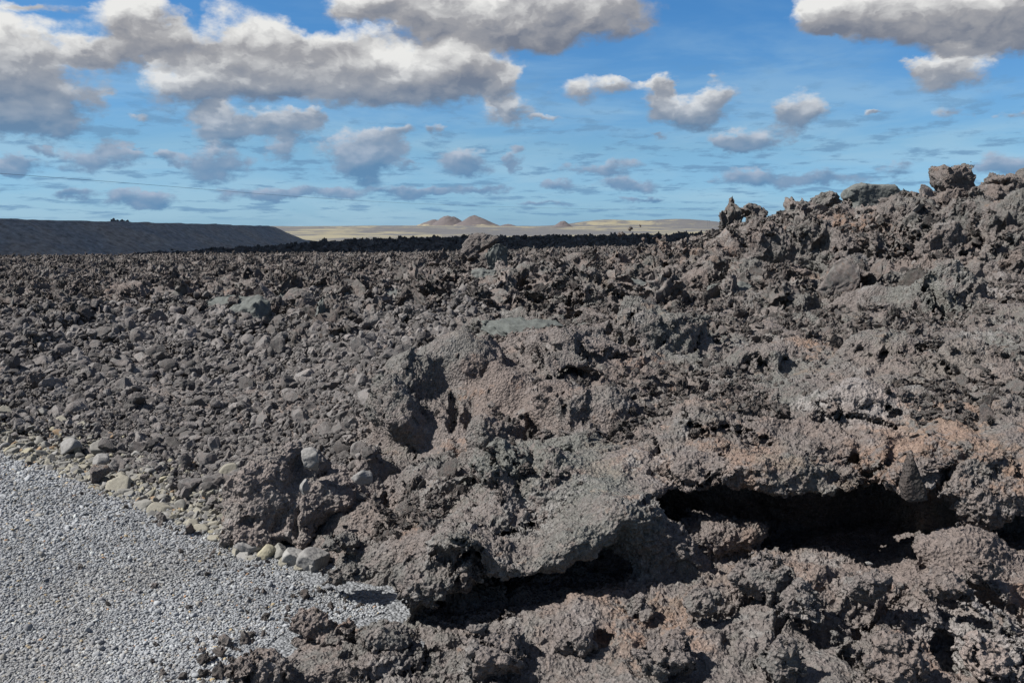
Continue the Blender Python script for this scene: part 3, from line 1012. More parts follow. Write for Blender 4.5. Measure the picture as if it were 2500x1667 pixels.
    for b_ in [(0, 2300, 1040, 4.3, .40), (0, 2100, 1120, 4.1, .25, .8), (0, 1850, 1110, 4.2, .30, .8), (0, 1980, 840, 6.3, .22), (0, 1750, 1000, 4.9, .3, .6), (0, 1560, 1130, 4.4, .3, .6),
               (0, 1400, 1390, 3.6, .25, .6), (0, 1560, 1500, 3.2, .22, .8), (0, 1970, 560, 13.5, .6), (0, 2050, 545, 13.5, .6), (0, 1590, 640, 14, 1.2, .5), (0, 1130, 860, 6.3, .4, .4),
               (0, 2430, 1150, 3.8, .12), (0, 1880, 1380, 3.5, .3, .4),
               (1, 1350, 1180, 4.5, .55), (1, 1200, 1290, 4.2, .45, .8), (1, 950, 1050, 5.3, .3, .7), (1, 2150, 800, 6.8, .8, .8), (1, 2400, 780, 6.6, .8, .8), (1, 1700, 830, 6.9, .5, .6), (1, 2000, 1180, 3.9, .25, .9), (1, 1500, 700, 12, 1.2, .8),
               (1, 1250, 800, 8.7, .8, .9), (1, 1900, 900, 5.5, .5, .6), (1, 2300, 870, 5.6, .6, .6),
               (2, 1000, 890, 6.0, .2), (2, 1320, 1330, 3.85, .3), (2, 1480, 1310, 3.8, .2), (2, 2080, 980, 4.9, .25), (2, 2320, 700, 8.4, .6), (2, 1600, 1130, 4.3, .2), (2, 2450, 1600, 2.9, .25), (2, 1900, 850, 6.1, .3, .7), (2, 1700, 970, 5.2, .25, .8), (2, 2450, 860, 5.6, .4, .7)]:
        blot(*b_)
    me = to_mesh('lava_ground', Pt, quads, M_TERR, True, tone)
    o = link('lava_ground', me, kind='structure')
    def hfun(x, y):
        return samp(hm.astype(np.float32), x, y)
    return hfun, sd


hfun, _ = build_terrain()

# ------------------------------------------------------------------ ground sheets
def sheet(name, xs, ys, zf, mat, kind='structure'):
    X, Y = np.meshgrid(xs, ys, indexing='ij')
    Z = zf(X, Y)
    P = np.stack([X.ravel(), Y.ravel(), Z.ravel()], 1)
    n, m = X.shape
    idx = np.arange(n * m).reshape(n, m)
    Q = np.stack([idx[:-1, :-1], idx[1:, :-1], idx[1:, 1:], idx[:-1, 1:]], -1).reshape(-1, 4)
    return link(name, to_mesh(name, P, Q, mat), kind=kind)


def gravel_bed_material():
    m, g = new_mat('gravel_bed')
    P = g.n('ShaderNodeNewGeometry').outputs['Position']
    vo = g.n('ShaderNodeTexVoronoi')
    g.put(vo.inputs['Vector'], P)
    vo.inputs['Scale'].default_value = 75.0
    sp = g.n('ShaderNodeSeparateColor')
    g.put(sp.inputs[0], vo.outputs['Color'])
    col = g.mix(sp.outputs[0], c4(.08, .085, .09), c4(.24, .25, .26))
    h = g.m('MULTIPLY', vo.outputs['Distance'], -1.0)
    finish(g, col, 0.9, h, 0.012, 1.0)
    return m


sheet('gravel_ground', np.linspace(-14, -.35, 40), np.linspace(-5, 8, 30), lambda x, y: 0 * x, gravel_bed_material())


# ------------------------------------------------------------------ far lava field
def far_field():
    us = np.linspace(-0.95, 0.9, 1150)
    vs = np.linspace(math.log(32.0), math.log(330.0), 330)
    yy = np.exp(vs)
    X = us[:, None] * yy[None]
    Y = np.broadcast_to(yy[None], X.shape)
    Z = h_up(np.clip(X / Y, -.75, .75) * Y, np.minimum(Y, 190.0))
    P = np.stack([X.ravel(), Y.ravel(), Z.ravel() * 0], 1).astype(np.float32)
    r = fbm(P, 3.0, 4, 0.55, 1, 'b') * 0.28 + fbm(P, 1.0, 3, 0.6, 5, 'b') * 0.22 + fbm(P, 14, 2, 0.5, 8) * 0.5
    dist = P[:, 1]
    r = r * np.interp(dist, [30, 60, 150, 300], [.75, .9, 1.3, 1.5])
    P[:, 2] = Z.ravel() + r - 0.1 - 0.5 * sst(dist, 50, 110) - 4.0 * sst(dist, 185, 300)
    n, m = X.shape
    idx = np.arange(n * m).reshape(n, m)
    Q = np.stack([idx[:-1, :-1], idx[1:, :-1], idx[1:, 1:], idx[:-1, 1:]], -1).reshape(-1, 4)
    N = normals(P, Q)
    P[:, :2] += N[:, :2] * (fbm(P, 1.3, 2, .5, 77) * 0.35)[:, None]
    link('lava_field_ground', to_mesh('lava_field_ground', P, Q, M_FAR, True), kind='structure')


far_field()


# ------------------------------------------------------------------ distant plain and hills
def plain_material():
    m, g = new_mat('mossy_plain')
    P = g.n('ShaderNodeNewGeometry').outputs['Position']
    S = g.v('MULTIPLY', P, (0.0016, 0.0008, 0.01))
    n1 = g.noise(S, 1.0, 6, 0.62, 0.6)
    n2 = g.noise(g.v('MULTIPLY', P, (0.012, 0.005, 0.02)), 1.0, 5, 0.65)
    f = g.step(g.m('ADD', n1, g.m('MULTIPLY', g.m('SUBTRACT', n2, 0.5), 0.35)), 0.40, 0.50)
    moss = g.mix(n2, c4(.19, .17, .11), c4(.27, .245, .17))
    rock = g.mix(n2, c4(.075, .078, .085), c4(.13, .125, .12))
    col = g.mix(f, moss, rock)
    finish(g, col, 0.95)
    return m


def cone_material(up=0.0):
    m, g = new_mat('cinder_cone_slope')
    P = g.n('ShaderNodeNewGeometry').outputs['Position']
    sep = g.n('ShaderNodeSeparateXYZ')
    g.put(sep.inputs[0], P)
    n = g.noise(g.v('MULTIPLY', P, (0.008, 0.008, 0.02)), 1.0, 6, 0.65)
    t = g.m('ADD', g.m('MULTIPLY', sep.outputs[2], 0.018), g.m('MULTIPLY', g.m('SUBTRACT', n, 0.5), 2.6))
    f = g.step(t, 0.05 - up, 0.55 - up)
    col = g.mix(f, c4(.27, .24, .165), g.mix(n, c4(.088, .080, .086), c4(.125, .108, .104)))
    finish(g, col, 0.95)
    return m


M_PLAIN, M_CONE, M_CONE2 = plain_material(), cone_material(.3), cone_material(.9)


def pl_z(X, Y):
    P = np.stack([X.ravel(), Y.ravel(), X.ravel() * 0], 1).astype(np.float32)
    z = fbm(P, 900, 4, 0.5, 3) * 9 * sst(P[:, 1], 500, 2500) + fbm(P, 120, 3, 0.55, 6, 'b') * 2.5
    z = z - 12 + sst(P[:, 1], 3000, 9000) * 10
    # broad low rises
    for (px, Yc, hgt, rx, ry) in [(1560, 8200, 48, 620, 900), (1450, 8000, 14, 260, 500), (1700, 7800, 22, 300, 700), (1060, 9000, 8, 900, 900), (800, 7000, 6, 900, 800)]:
        xc = (px - 1250) / FPX * Yc
        z = z + 1.25 * hgt * np.exp(-(((P[:, 0] - xc) / rx) ** 2) ** 1.3 - ((P[:, 1] - Yc) / ry) ** 2)
    return z.reshape(X.shape)


def plain():
    us = np.linspace(-1.3, 1.3, 520)
    vs = np.linspace(math.log(190.0), math.log(16000.0), 240)
    yy = np.exp(vs)
    X = us[:, None] * yy[None]
    Y = np.broadcast_to(yy[None], X.shape)
    Z = pl_z(X, Y)
    P = np.stack([X.ravel(), Y.ravel(), Z.ravel()], 1)
    n, m = X.shape
    idx = np.arange(n * m).reshape(n, m)
    Q = np.stack([idx[:-1, :-1], idx[1:, :-1], idx[1:, 1:], idx[:-1, 1:]], -1).reshape(-1, 4)
    link('plain_ground', to_mesh('plain_ground', P, Q, M_PLAIN), kind='structure')


plain()


def hill(name, px, Yc, hgt, wid, prof, seed, base=-4.0):
    """one volcanic cone: height above the plain, half width, profile exponent"""
    n, m = 96, 48
    th = np.linspace(0, 2 * math.pi, n, endpoint=False)
    rr = np.linspace(0, 1, m)
    T, Rr = np.meshgrid(th, rr, indexing='ij')
    xc = (px - 1250) / FPX * Yc
    X = xc + np.cos(T) * Rr * wid
    Y = Yc + np.sin(T) * Rr * wid
    P = np.stack([X.ravel(), Y.ravel(), X.ravel() * 0], 1).astype(np.float32)
    nz = fbm(P, wid * 0.5, 4, 0.5, seed)
    z = hgt * (1 - Rr.ravel() ** prof) ** 1.35 * (1 + nz * 0.22) + nz * hgt * 0.05 * (1 - Rr.ravel())
    P[:, 2] = z + base
    idx = np.arange(n * m).reshape(n, m)
    nx = np.roll(idx, -1, 0)
    Q = np.stack([idx[:, :-1], idx[:, 1:], nx[:, 1:], nx[:, :-1]], -1).reshape(-1, 4)
    link(name, to_mesh(name, P, Q, M_CONE2 if name == 'crater_hill' else M_CONE), kind='structure')


hill('cone_hill', 1162, 9000, 118, 285, 1.12, 3)
hill('cone_hill', 1098, 9300, 116, 225, 1.7, 8)
hill('cone_hill', 1064, 9400, 78, 245, 1.3, 12)
hill('crater_hill', 1373, 6200, 42, 75, 1.5, 15)
hill('crater_hill', 1480, 8300, 60, 60, 1.2, 18)
hill('crater_hill', 1240, 9000, 26, 120, 1.6, 21)


# ------------------------------------------------------------------ embankment beyond the field
def bank_material():
    m, g = new_mat('embankment_earth')
    P = g.n('ShaderNodeNewGeometry').outputs['Position']
    n1 = g.noise(P, 0.12, 5, 0.6)
    n2 = g.noise(P, 1.1, 5, 0.7)
    col = g.mix(g.step(n1, .35, .65), c4(.36, .30, .25), c4(.28, .265, .25))
    col = g.mix(1.0, col, g.step(n2, .3, .75, .5, 1.6, smooth=False), 'MULTIPLY')
    col = g.mix(g.step(g.noise(P, 0.9, 3, .7), .66, .72), col, c4(.30, .28, .26))
    finish(g, col, .95, n2, .5, 1.0)
    return m


BANK = [(-900, 519, 108), (-400, 527, 115), (0, 535, 130), (300, 542, 155), (520, 549, 195), (640, 552.5, 235), (690, 554.5, 262)]


def bank():
    cr = np.array([at(*p) for p in BANK])
    L = np.concatenate([[0], np.cumsum(np.linalg.norm(np.diff(cr[:, :2], axis=0), axis=1))])
    s = np.linspace(0, L[-1], 420)
    C = np.stack([np.interp(s, L, cr[:, k]) for k in range(3)], 1)
    for _ in range(8):
        C[1:-1] = (C[:-2] + 2 * C[1:-1] + C[2:]) / 4
    T = np.gradient(C[:, :2], axis=0)
    T /= np.linalg.norm(T, axis=1)[:, None]
    Nn = np.stack([T[:, 1], -T[:, 0]], 1)
    prof = [(-22, -8), (-14, -4.5), (-7, -.1)] + [(-6 + i, 0) for i in (0, 3, 6)] + [(0.8 + 0.55 * i, -0.42 * 0.55 * i - .04 * i) for i in range(34)]
    rows = []
    end = sst(L[-1] - s, 0, 16)
    for off, dz in prof:
        q = C[:, :2] + Nn * off
        z = C[:, 2] + dz
        z = -2.6 + (z + 2.6) * end ** .7
        rows.append(np.concatenate([q, z[:, None]], 1))
    P = np.stack(rows, 1).reshape(-1, 3).astype(np.float32)
    n, m = len(s), len(prof)
    P[:, 2] += fbm(P, 5, 3, .55, 4) * 0.35 + fbm(P, 1.0, 2, .6, 14) * 0.12
    idx = np.arange(n * m).reshape(n, m)
    Q = np.stack([idx[:-1, :-1], idx[:-1, 1:], idx[1:, 1:], idx[1:, :-1]], -1).reshape(-1, 4)
    link('embankment_ground', to_mesh('embankment_ground', P, Q, bank_material()), kind='structure')


bank()

# ------------------------------------------------------------------ rocks
_ico = {}


def ico(level):
    if level not in _ico:
        bm = bmesh.new()
        bmesh.ops.create_icosphere(bm, subdivisions=level, radius=1.0)
        bm.verts.ensure_lookup_table()
        _ico[level] = (np.array([v.co[:] for v in bm.verts], dtype=np.float32), np.array([[v.index for v in f.verts] for f in bm.faces], dtype=np.int32))
        bm.free()
    return _ico[level]


def rock_geo(seed, level, dims, planes=11, p=14, rough=.12, fine=.0, scale=1.0, warp=0.0, spikes=0.0):
    """an angular stone: a soft intersection of half spaces roughened by noise, in a unit frame times dims"""
    r = np.random.RandomState(seed)
    D, T = ico(level)
    N = r.normal(size=(planes, 3))
    N /= np.linalg.norm(N, axis=1)[:, None]
    d = r.uniform(.62, 1.0, planes)
    k = np.maximum(D @ N.T / d, 0)
    rad = 1.0 / np.maximum((k ** p).sum(1) ** (1.0 / p), 0.35)
    rad = np.minimum(rad, 1.5)
    P = (D * rad[:, None]).astype(np.float32)
    if warp:
        W = np.stack([noise(P, .9, seed + s_) for s_ in (1, 2, 3)], 1)
        P = P + W * warp
    if spikes:
        P = P * (1 + spikes * fbm(P, .8, 3, .6, seed + 31, 'r')[:, None])
    P = P * np.array(dims, dtype=np.float32)
    m = float(np.cbrt(np.prod(dims)))
    Nn = tri_normals(P, T)
    disp = fbm(P / m, .55, 3, .55, seed + 11, 'b') * rough * m
    if fine:
        disp = disp + fbm(P, .05 if m < .5 else .30, 3 if m < .5 else 4, .62, seed + 5, 'b') * fine
    P = P + Nn * disp[:, None]
    return P.astype(np.float32), T


def rock_mesh(name, mat, *a, flat=False, **k):
    P, T = rock_geo(*a, **k)
    return to_mesh(name, P, T, mat, not flat)


def euler_z_tilt(r, tilt):
    return (r.normal() * tilt, r.normal() * tilt, r.uniform(0, 6.283))


def stuff_scatter(name, sources, P, rot, scl, idx, label, cat):
    """one object of uncountably many stones, set out by geometry nodes on its points"""
    lib = bpy.data.collections.new(name + '_kinds')
    for i, me in enumerate(sources):
        so_ = bpy.data.objects.new('%s_kind_%02d' % (name, i), me)
        lib.objects.link(so_)
    me = bpy.data.meshes.new(name)
    me.vertices.add(len(P))
    me.vertices.foreach_set('co', np.ascontiguousarray(P, dtype=np.float32).ravel())
    for nm, ty, arr in (('rot', 'FLOAT_VECTOR', rot), ('scl', 'FLOAT_VECTOR', scl)):
        a_ = me.attributes.new(nm, ty, 'POINT')
        a_.data.foreach_set('vector', np.ascontiguousarray(arr, dtype=np.float32).ravel())
    a_ = me.attributes.new('idx', 'INT', 'POINT')
    a_.data.foreach_set('value', np.ascontiguousarray(idx, dtype=np.int32))
    o = link(name, me, label, cat, kind='stuff')
    nt = bpy.data.node_groups.new(name, 'GeometryNodeTree')
    nt.interface.new_socket('Geometry', in_out='INPUT', socket_type='NodeSocketGeometry')
    nt.interface.new_socket('Geometry', in_out='OUTPUT', socket_type='NodeSocketGeometry')
    gi = nt.nodes.new('NodeGroupInput')
    go = nt.nodes.new('NodeGroupOutput')
    ci = nt.nodes.new('GeometryNodeCollectionInfo')
    ci.inputs['Collection'].default_value = lib
    ci.inputs['Separate Children'].default_value = True
    ci.inputs['Reset Children'].default_value = True
    ip = nt.nodes.new('GeometryNodeInstanceOnPoints')
    ip.inputs['Pick Instance'].default_value = True
    def named(nm, ty):
        nd = nt.nodes.new('GeometryNodeInputNamedAttribute')
        nd.data_type = ty
        nd.inputs['Name'].default_value = nm
        return nd.outputs['Attribute']
    er = nt.nodes.new('FunctionNodeEulerToRotation')
    L = nt.links.new
    L(named('rot', 'FLOAT_VECTOR'), er.inputs[0])
    L(er.outputs[0], ip.inputs['Rotation'])
    L(named('scl', 'FLOAT_VECTOR'), ip.inputs['Scale'])
    L(named('idx', 'INT'), ip.inputs['Instance Index'])
    L(gi.outputs[0], ip.inputs['Points'])
    L(ci.outputs[0], ip.inputs['Instance'])
    L(ip.outputs[0], go.inputs[0])
    md = o.modifiers.new('stones', 'NODES')
    md.node_group = nt
    return o


RS = np.random.RandomState(11)


def rots(n, tilt=.5):
    return np.stack([RS.normal(size=n) * tilt, RS.normal(size=n) * tilt, RS.uniform(0, 6.283, n)], 1)


# --- gravel
peb_src = [rock_mesh('pebble_shape', M_PEB, 100 + i, 2, (1, .8, .55), 9, 12, .10) for i in range(8)]


def gravel():
    n = 290000
    # denser near the eye, where single stones show
    y = np.exp(RS.uniform(math.log(2.3), math.log(7.6), n))
    x = RS.uniform(-.74, .02, n) * y
    sd = edge_sd(x, y)
    k = (sd < 0.05) & ((hfun(x, y) < 0.03) | (sd < 0))
    x, y = x[k], y[k]
    n = len(x)
    s = 0.0051 * np.exp(RS.normal(size=n) * .36) * np.clip(y / 4.2, .9, 1.5)
    z = RS.uniform(-.2, .75, n) * s
    stuff_scatter('gravel', peb_src, np.stack([x, y, z], 1), rots(n, .45), np.stack([s] * 3, 1), RS.randint(0, 8, n),
                  'pale grey crushed gravel covering the flat ground at the lower left', 'gravel')


gravel()

# --- the even rubble slope, the blocky field, the hill
rub_src = [rock_mesh('rubble_shape', M_RUB, 200 + i, 3, (1, .85, .5 + .03 * i), 8, 26, .09, flat=True, warp=.22) for i in range(12)]
blk_src = []
for i in range(18):
    if i % 3 == 0:       # angular block
        blk_src.append(rock_mesh('block_shape', M_CHUNK, 300 + i, 5, (1, .8, .65), 7, 30, .18, warp=.55, fine=.13, spikes=.4))
    elif i % 3 == 1:     # plate
        blk_src.append(rock_mesh('block_shape', M_CHUNK, 300 + i, 5, (1.1, .85, .22), 7, 26, .08, warp=.35, fine=.05))
    else:                # gnarled clinker
        blk_src.append(rock_mesh('block_shape', M_CHUNK, 300 + i, 5, (1, .75, .6), 7, 18, .20, warp=.7, fine=.14, spikes=.5))
chip_src = [rock_mesh('clinker_shape', M_CHUNK, 400 + i, 3, (1, .8, .7), 8, 12, .25, spikes=.4, warp=.4, flat=True) for i in range(8)]
plate_src = [rock_mesh('plate_shape', M_CHUNK, 450 + i, 4, (1, .8, .2), 7, 16, .06, warp=.25) for i in range(6)]


def individuals(name, src, sel, P, rot, s, idx, label, cat, group):
    for i in sel:
        o = bpy.data.objects.new(name, src[idx[i]])
        COL.objects.link(o)
        o.location = P[i].tolist()
        o.rotation_euler = rot[i].tolist()
        o.scale = (float(s[i]),) * 3
        o['label'] = label
        o['category'] = cat
        o['group'] = group


def largest(P, s, n):
    """the n that show largest inside the picture"""
    x, y = P[:, 0], P[:, 1]
    px = 1250 + FPX * x / y
    vis = (px > 0) & (px < 2500)
    a = np.where(vis, s / y, 0)
    return np.argsort(-a)[:n]


def rubble():
    n = 80000
    y = np.sqrt(RS.uniform(4.6 ** 2, 13.5 ** 2, n))
    x = RS.uniform(-.75, -.02, n) * y
    px = 1250 + FPX * x / y
    sd = edge_sd(x, y)
    w = 1 - sst(px, 760 + 60 * (y - 5), 960 + 60 * (y - 5))
    w = w * (1 - sst(y, 9.5, 13.5) * .7)
    k = (sd > 0.03) & (RS.uniform(size=n) < w)
    x, y = x[k], y[k]
    n = len(x)
    s = 0.0122 * np.exp(np.abs(RS.normal(size=n)) * .62) * (1 + .5 * noise(np.stack([x, y, x * 0], 1), .8, 5))
    s = np.minimum(s, .075) * np.clip(.75 + (y - 6) * .09, .8, 1.5)
    z = hfun(x, y) + s * RS.uniform(-.2, .45, n)
    P = np.stack([x, y, z], 1)
    rot = rots(n, .7)
    idx = RS.randint(0, 12, n)
    big = largest(P, s, 290)
    s[big] *= RS.uniform(1.0, 1.35, len(big))
    individuals('rubble_stone', rub_src, big, P, rot, s, idx, 'dark grey angular stone on the even rubble slope left of the boulder', 'stone', 'stones of the rubble slope')
    m = np.ones(n, bool)
    m[big] = False
    stuff_scatter('lava_rubble', rub_src, P[m], rot[m], np.stack([s[m]] * 3, 1), idx[m], 'dark grey broken stone covering the slope between gravel and lava blocks', 'rubble')


rubble()


def blocks():
    n = 62000
    y = np.sqrt(RS.uniform(8.5 ** 2, 42 ** 2, n))
    x = RS.uniform(-.75, .75, n) * y
    px = 1250 + FPX * x / y
    # fewer where the hill stands and where the rubble slope is
    w = np.where(px > 1100, .55, 1.0) * sst(y, 8.3 + 2.5 * (px < 700), 11.5 + 2.5 * (px < 700))
    k = RS.uniform(size=n) < w
    x, y, px = x[k], y[k], px[k]
    n = len(x)
    s = 0.026 * np.exp(np.abs(RS.normal(size=n)) * .78) * np.clip(y / 14, .8, 1.8)
    s = s * (1 + 1.5 * np.clip(noise(np.stack([x, y, x * 0], 1), 2.6, 15) + .05, -.2, .6))
    s = np.minimum(s, np.where(y < 15, np.where(px > 450, .19, .15), np.where(px > 1750, .22, .11 + .003 * (y - 15))))
    z = hfun(x, np.minimum(y, 33.5)) + s * RS.uniform(-.35, .35, n)
    far = y > 33
    z[far] = h_up(x[far], y[far]) + s[far] * .1
    P = np.stack([x, y, z], 1)
    rot = rots(n, 1.0)
    idx = RS.randint(0, 18, n)
    big = largest(P, s, 295)
    s[big] *= RS.uniform(1.0, 1.25, len(big))
    individuals('lava_block', blk_src, big, P, rot, s, idx, 'jagged dark lava block in the rough field behind the rubble slope', 'rock', 'jagged blocks of the lava field')
    m = np.ones(n, bool)
    m[big] = False
    stuff_scatter('lava_clinker', blk_src, P[m], rot[m], np.stack([s[m]] * 3, 1), idx[m], 'jagged dark clinker covering the lava field and the hill', 'clinker')
    # beyond
    n = 30000
    y = np.exp(RS.uniform(math.log(38), math.log(185), n))
    x = RS.uniform(-.72, .6, n) * y
    s = 0.07 * np.exp(np.minimum(np.abs(RS.normal(size=n)), 1.9) * .6) * np.clip(y / 60, .9, 2.6)
    z = h_up(np.clip(x / y, -.75, .75) * y, y) + s * .1 - 0.45 * sst(y, 50, 110)
    stuff_scatter('distant_clinker', blk_src, np.stack([x, y, z], 1), rots(n, 1.0), np.stack([s] * 3, 1), RS.randint(0, 18, n),
                  'dark jagged lava stretching away to the distant plain', 'clinker')
    # broken plates sunk in the near crust
    n = 5200
    y = np.exp(RS.uniform(math.log(3.9), math.log(10.0), n))
    x = RS.uniform(-.16, .72, n) * y
    hh = [hfun(x + a_, y + b_) for a_, b_ in ((0, 0), (.06, 0), (-.06, 0), (0, .09), (0, -.09))]
    k = (edge_sd(x, y) > .35) & (np.max(hh, 0) - np.min(hh, 0) < .10)
    k &= noise(np.stack([x, y, x * 0], 1), 1.1, 71) > -.05
    x, y = x[k], y[k]
    n = len(x)
    s = np.minimum(0.013 * np.exp(np.abs(RS.normal(size=n)) * .75) * np.clip(y / 6, .8, 1.6), .055)
    z = hfun(x, y) - s * RS.uniform(-.1, .5, n)
    stuff_scatter('crust_shards', blk_src, np.stack([x, y, z], 1), rots(n, .8), np.stack([s] * 3, 1), RS.randint(0, 18, n),
                  'broken shards half sunk in the near lava crust', 'clinker')
    # small bits lying about on the near crust
    n = 5000
    y = np.exp(RS.uniform(math.log(2.6), math.log(9.5), n))
    x = RS.uniform(-.2, .75, n) * y
    sd = edge_sd(x, y)
    hh = [hfun(x + a_, y + b_) for a_, b_ in ((0, 0), (.05, 0), (-.05, 0), (0, .07), (0, -.07))]
    k = (sd > .1) & (np.max(hh, 0) - np.min(hh, 0) < .07)
    x, y = x[k], y[k]
    n = len(x)
    s = 0.0048 * np.exp(np.abs(RS.normal(size=n)) * .55) * np.clip(y / 5, .8, 2.2)
    z = hfun(x, y) + s * RS.uniform(-.3, .5, n)
    # and strayed on to the gravel
    m = 9000
    yg = np.exp(RS.uniform(math.log(2.6), math.log(7.0), m))
    xg = RS.uniform(-.62, -.05, m) * yg
    sg = edge_sd(xg, yg)
    kg = (sg < 0) & (RS.uniform(size=m) < .45 * np.exp(sg / .10) + .006)
    xg, yg = xg[kg], yg[kg]
    s2 = .0055 * np.exp(np.abs(RS.normal(size=len(xg))) * .55)
    x, y, s, z = np.append(x, xg), np.append(y, yg), np.append(s, s2), np.append(z, s2 * .6 + .004)
    n = len(x)
    stuff_scatter('clinker_crumbs', chip_src, np.stack([x, y, z], 1), rots(n, 1.0), np.stack([s] * 3, 1), RS.randint(0, 8, n),
                  'small dark clinker crumbs lying on the near lava crust', 'clinker')


blocks()


# --- pale stones along the edge of the gravel
bor_src = [rock_mesh('border_stone', M_BORDER, 500 + i, 4, (1, .85, .62), 7, 30, .05, fine=.0) for i in range(10)]


def border():
    pts_ = []
    seg = EDGE[1:9]
    L = np.concatenate([[0], np.cumsum(np.linalg.norm(np.diff(seg, axis=0), axis=1))])
    tries = 0
    while len(pts_) < 285 and tries < 20000:
        tries += 1
        s = RS.uniform(0, L[-1])
        p = np.array([np.interp(s, L, seg[:, 0]), np.interp(s, L, seg[:, 1])])
        off = abs(RS.normal()) * .24 - .03
        q = p + np.array([.45, .9]) * off + RS.normal(size=2) * .03
        px = 1250 + FPX * q[0] / q[1]
        if px > 600:
            continue
        r = .023 * math.exp(abs(RS.normal()) * .38) * (1.15 if q[1] > 6 else 1.0)
        if all((q[0] - a[0]) ** 2 + (q[1] - a[1]) ** 2 > (.85 * (r + a[3])) ** 2 for a in pts_):
            z = max(0.0, float(hfun(np.array([q[0]]), np.array([q[1]]))[0]) if edge_sd(np.array([q[0]]), np.array([q[1]]))[0] > .05 else 0.0)
            pts_.append((q[0], q[1], z + r * .15, r))
    A = np.array(pts_)
    n = len(A)
    # smaller chips of the same stone packed between them
    m = 5200
    t_ = RS.uniform(0, L[-1], m)
    off = np.abs(RS.normal(size=m)) * .26 - .05
    q = np.stack([np.interp(t_, L, seg[:, 0]), np.interp(t_, L, seg[:, 1])], 1) + np.array([.45, .9]) * off[:, None]
    k = 1250 + FPX * q[:, 0] / q[:, 1] < 610
    q = q[k]
    m = len(q)
    sm = .0095 * np.exp(np.abs(RS.normal(size=m)) * .4)
    zz = np.where(edge_sd(q[:, 0], q[:, 1]) > .04, np.maximum(hfun(q[:, 0], q[:, 1]), 0), 0) + sm * .3
    stuff_scatter('border_chippings', bor_src, np.stack([q[:, 0], q[:, 1], zz], 1), rots(m, .6), np.stack([sm] * 3, 1), RS.randint(0, 10, m),
                  'dull tan chippings packed between the stones that edge the gravel', 'chippings')
    individuals('border_stone', bor_src, range(n), A[:, :3], rots(n, .5), A[:, 3], RS.randint(0, 10, n),
                'fist-sized yellowish grey stone in the strip edging the gravel', 'stone', 'pale stones edging the gravel')


border()


# ------------------------------------------------------------------ single rocks
def solid_rock(name, F, lo, hi, cell, mat, label, cat='rock', fine=(.016, .008), sub=1, group=None):
    """polygonise a solid given by its rough distance function, in world metres"""
    lo, hi = np.array(lo, float), np.array(hi, float)
    ax = [np.arange(lo[k], hi[k] + cell, cell) for k in range(3)]
    X, Y, Z = np.meshgrid(*ax, indexing='ij')
    P = np.stack([X.ravel(), Y.ravel(), Z.ravel()], 1).astype(np.float32)
    V = np.concatenate(list(_pool.map(F, np.array_split(P, max(4, len(P) // 150000))))).reshape(X.shape)
    pos, q = surface_nets(V)
    Pw = (lo + pos * cell).astype(np.float32)
    if normals(Pw, q) @ np.array([0, 0, 1.0]) @ (Pw[:, 2] - Pw[:, 2].mean()) < 0:
        q = q[:, ::-1]
    Pw = relax(Pw, q, 1, .4)
    for _ in range(sub):
        Pw, q = subdivide(Pw, q)
    N = normals(Pw, q)
    Pw = Pw + N * (fbm(Pw, .07, 2, .55, 3, 'b') * fine[0] + fbm(Pw, .022, 2, .6, 9, 'b') * fine[1])[:, None]
    c = np.array([(lo[0] + hi[0]) / 2, (lo[1] + hi[1]) / 2, max(lo[2], Pw[:, 2].min())])
    me = to_mesh(name, Pw - c.astype(np.float32), q, mat)
    return link(name, me, label, cat, group, loc=c.tolist())


def lumps(P, a=.045, b=.02, s1=.16, s2=.07):
    e, c = _cells(P @ _ROT.T / np.float32(s1 * 1.1) + 1.0)
    e2, c2 = _cells(P @ _ROT.T / np.float32(s2) + 4.0)
    return ((np.abs(_pn(P @ _ROT.T / s1 + 2.2)) * 2 - .45) * a * .6 + (np.abs(_pn(P @ _ROT.T / s2 + 8.2)) * 2 - .45) * b * .6
            + (c - .5) * a * .9 - (1 - sst(e, 0, .18)) * a * .6 + (c2 - .5) * b * .7 - (1 - sst(e2, 0, .2)) * b * .6)


def warp(P, s, a, k=0.0):
    return (P + np.stack([_pn(P @ _ROT.T / s + q + k) for q in (3.3, 11.7, 29.1)], 1) * a).astype(np.float32)


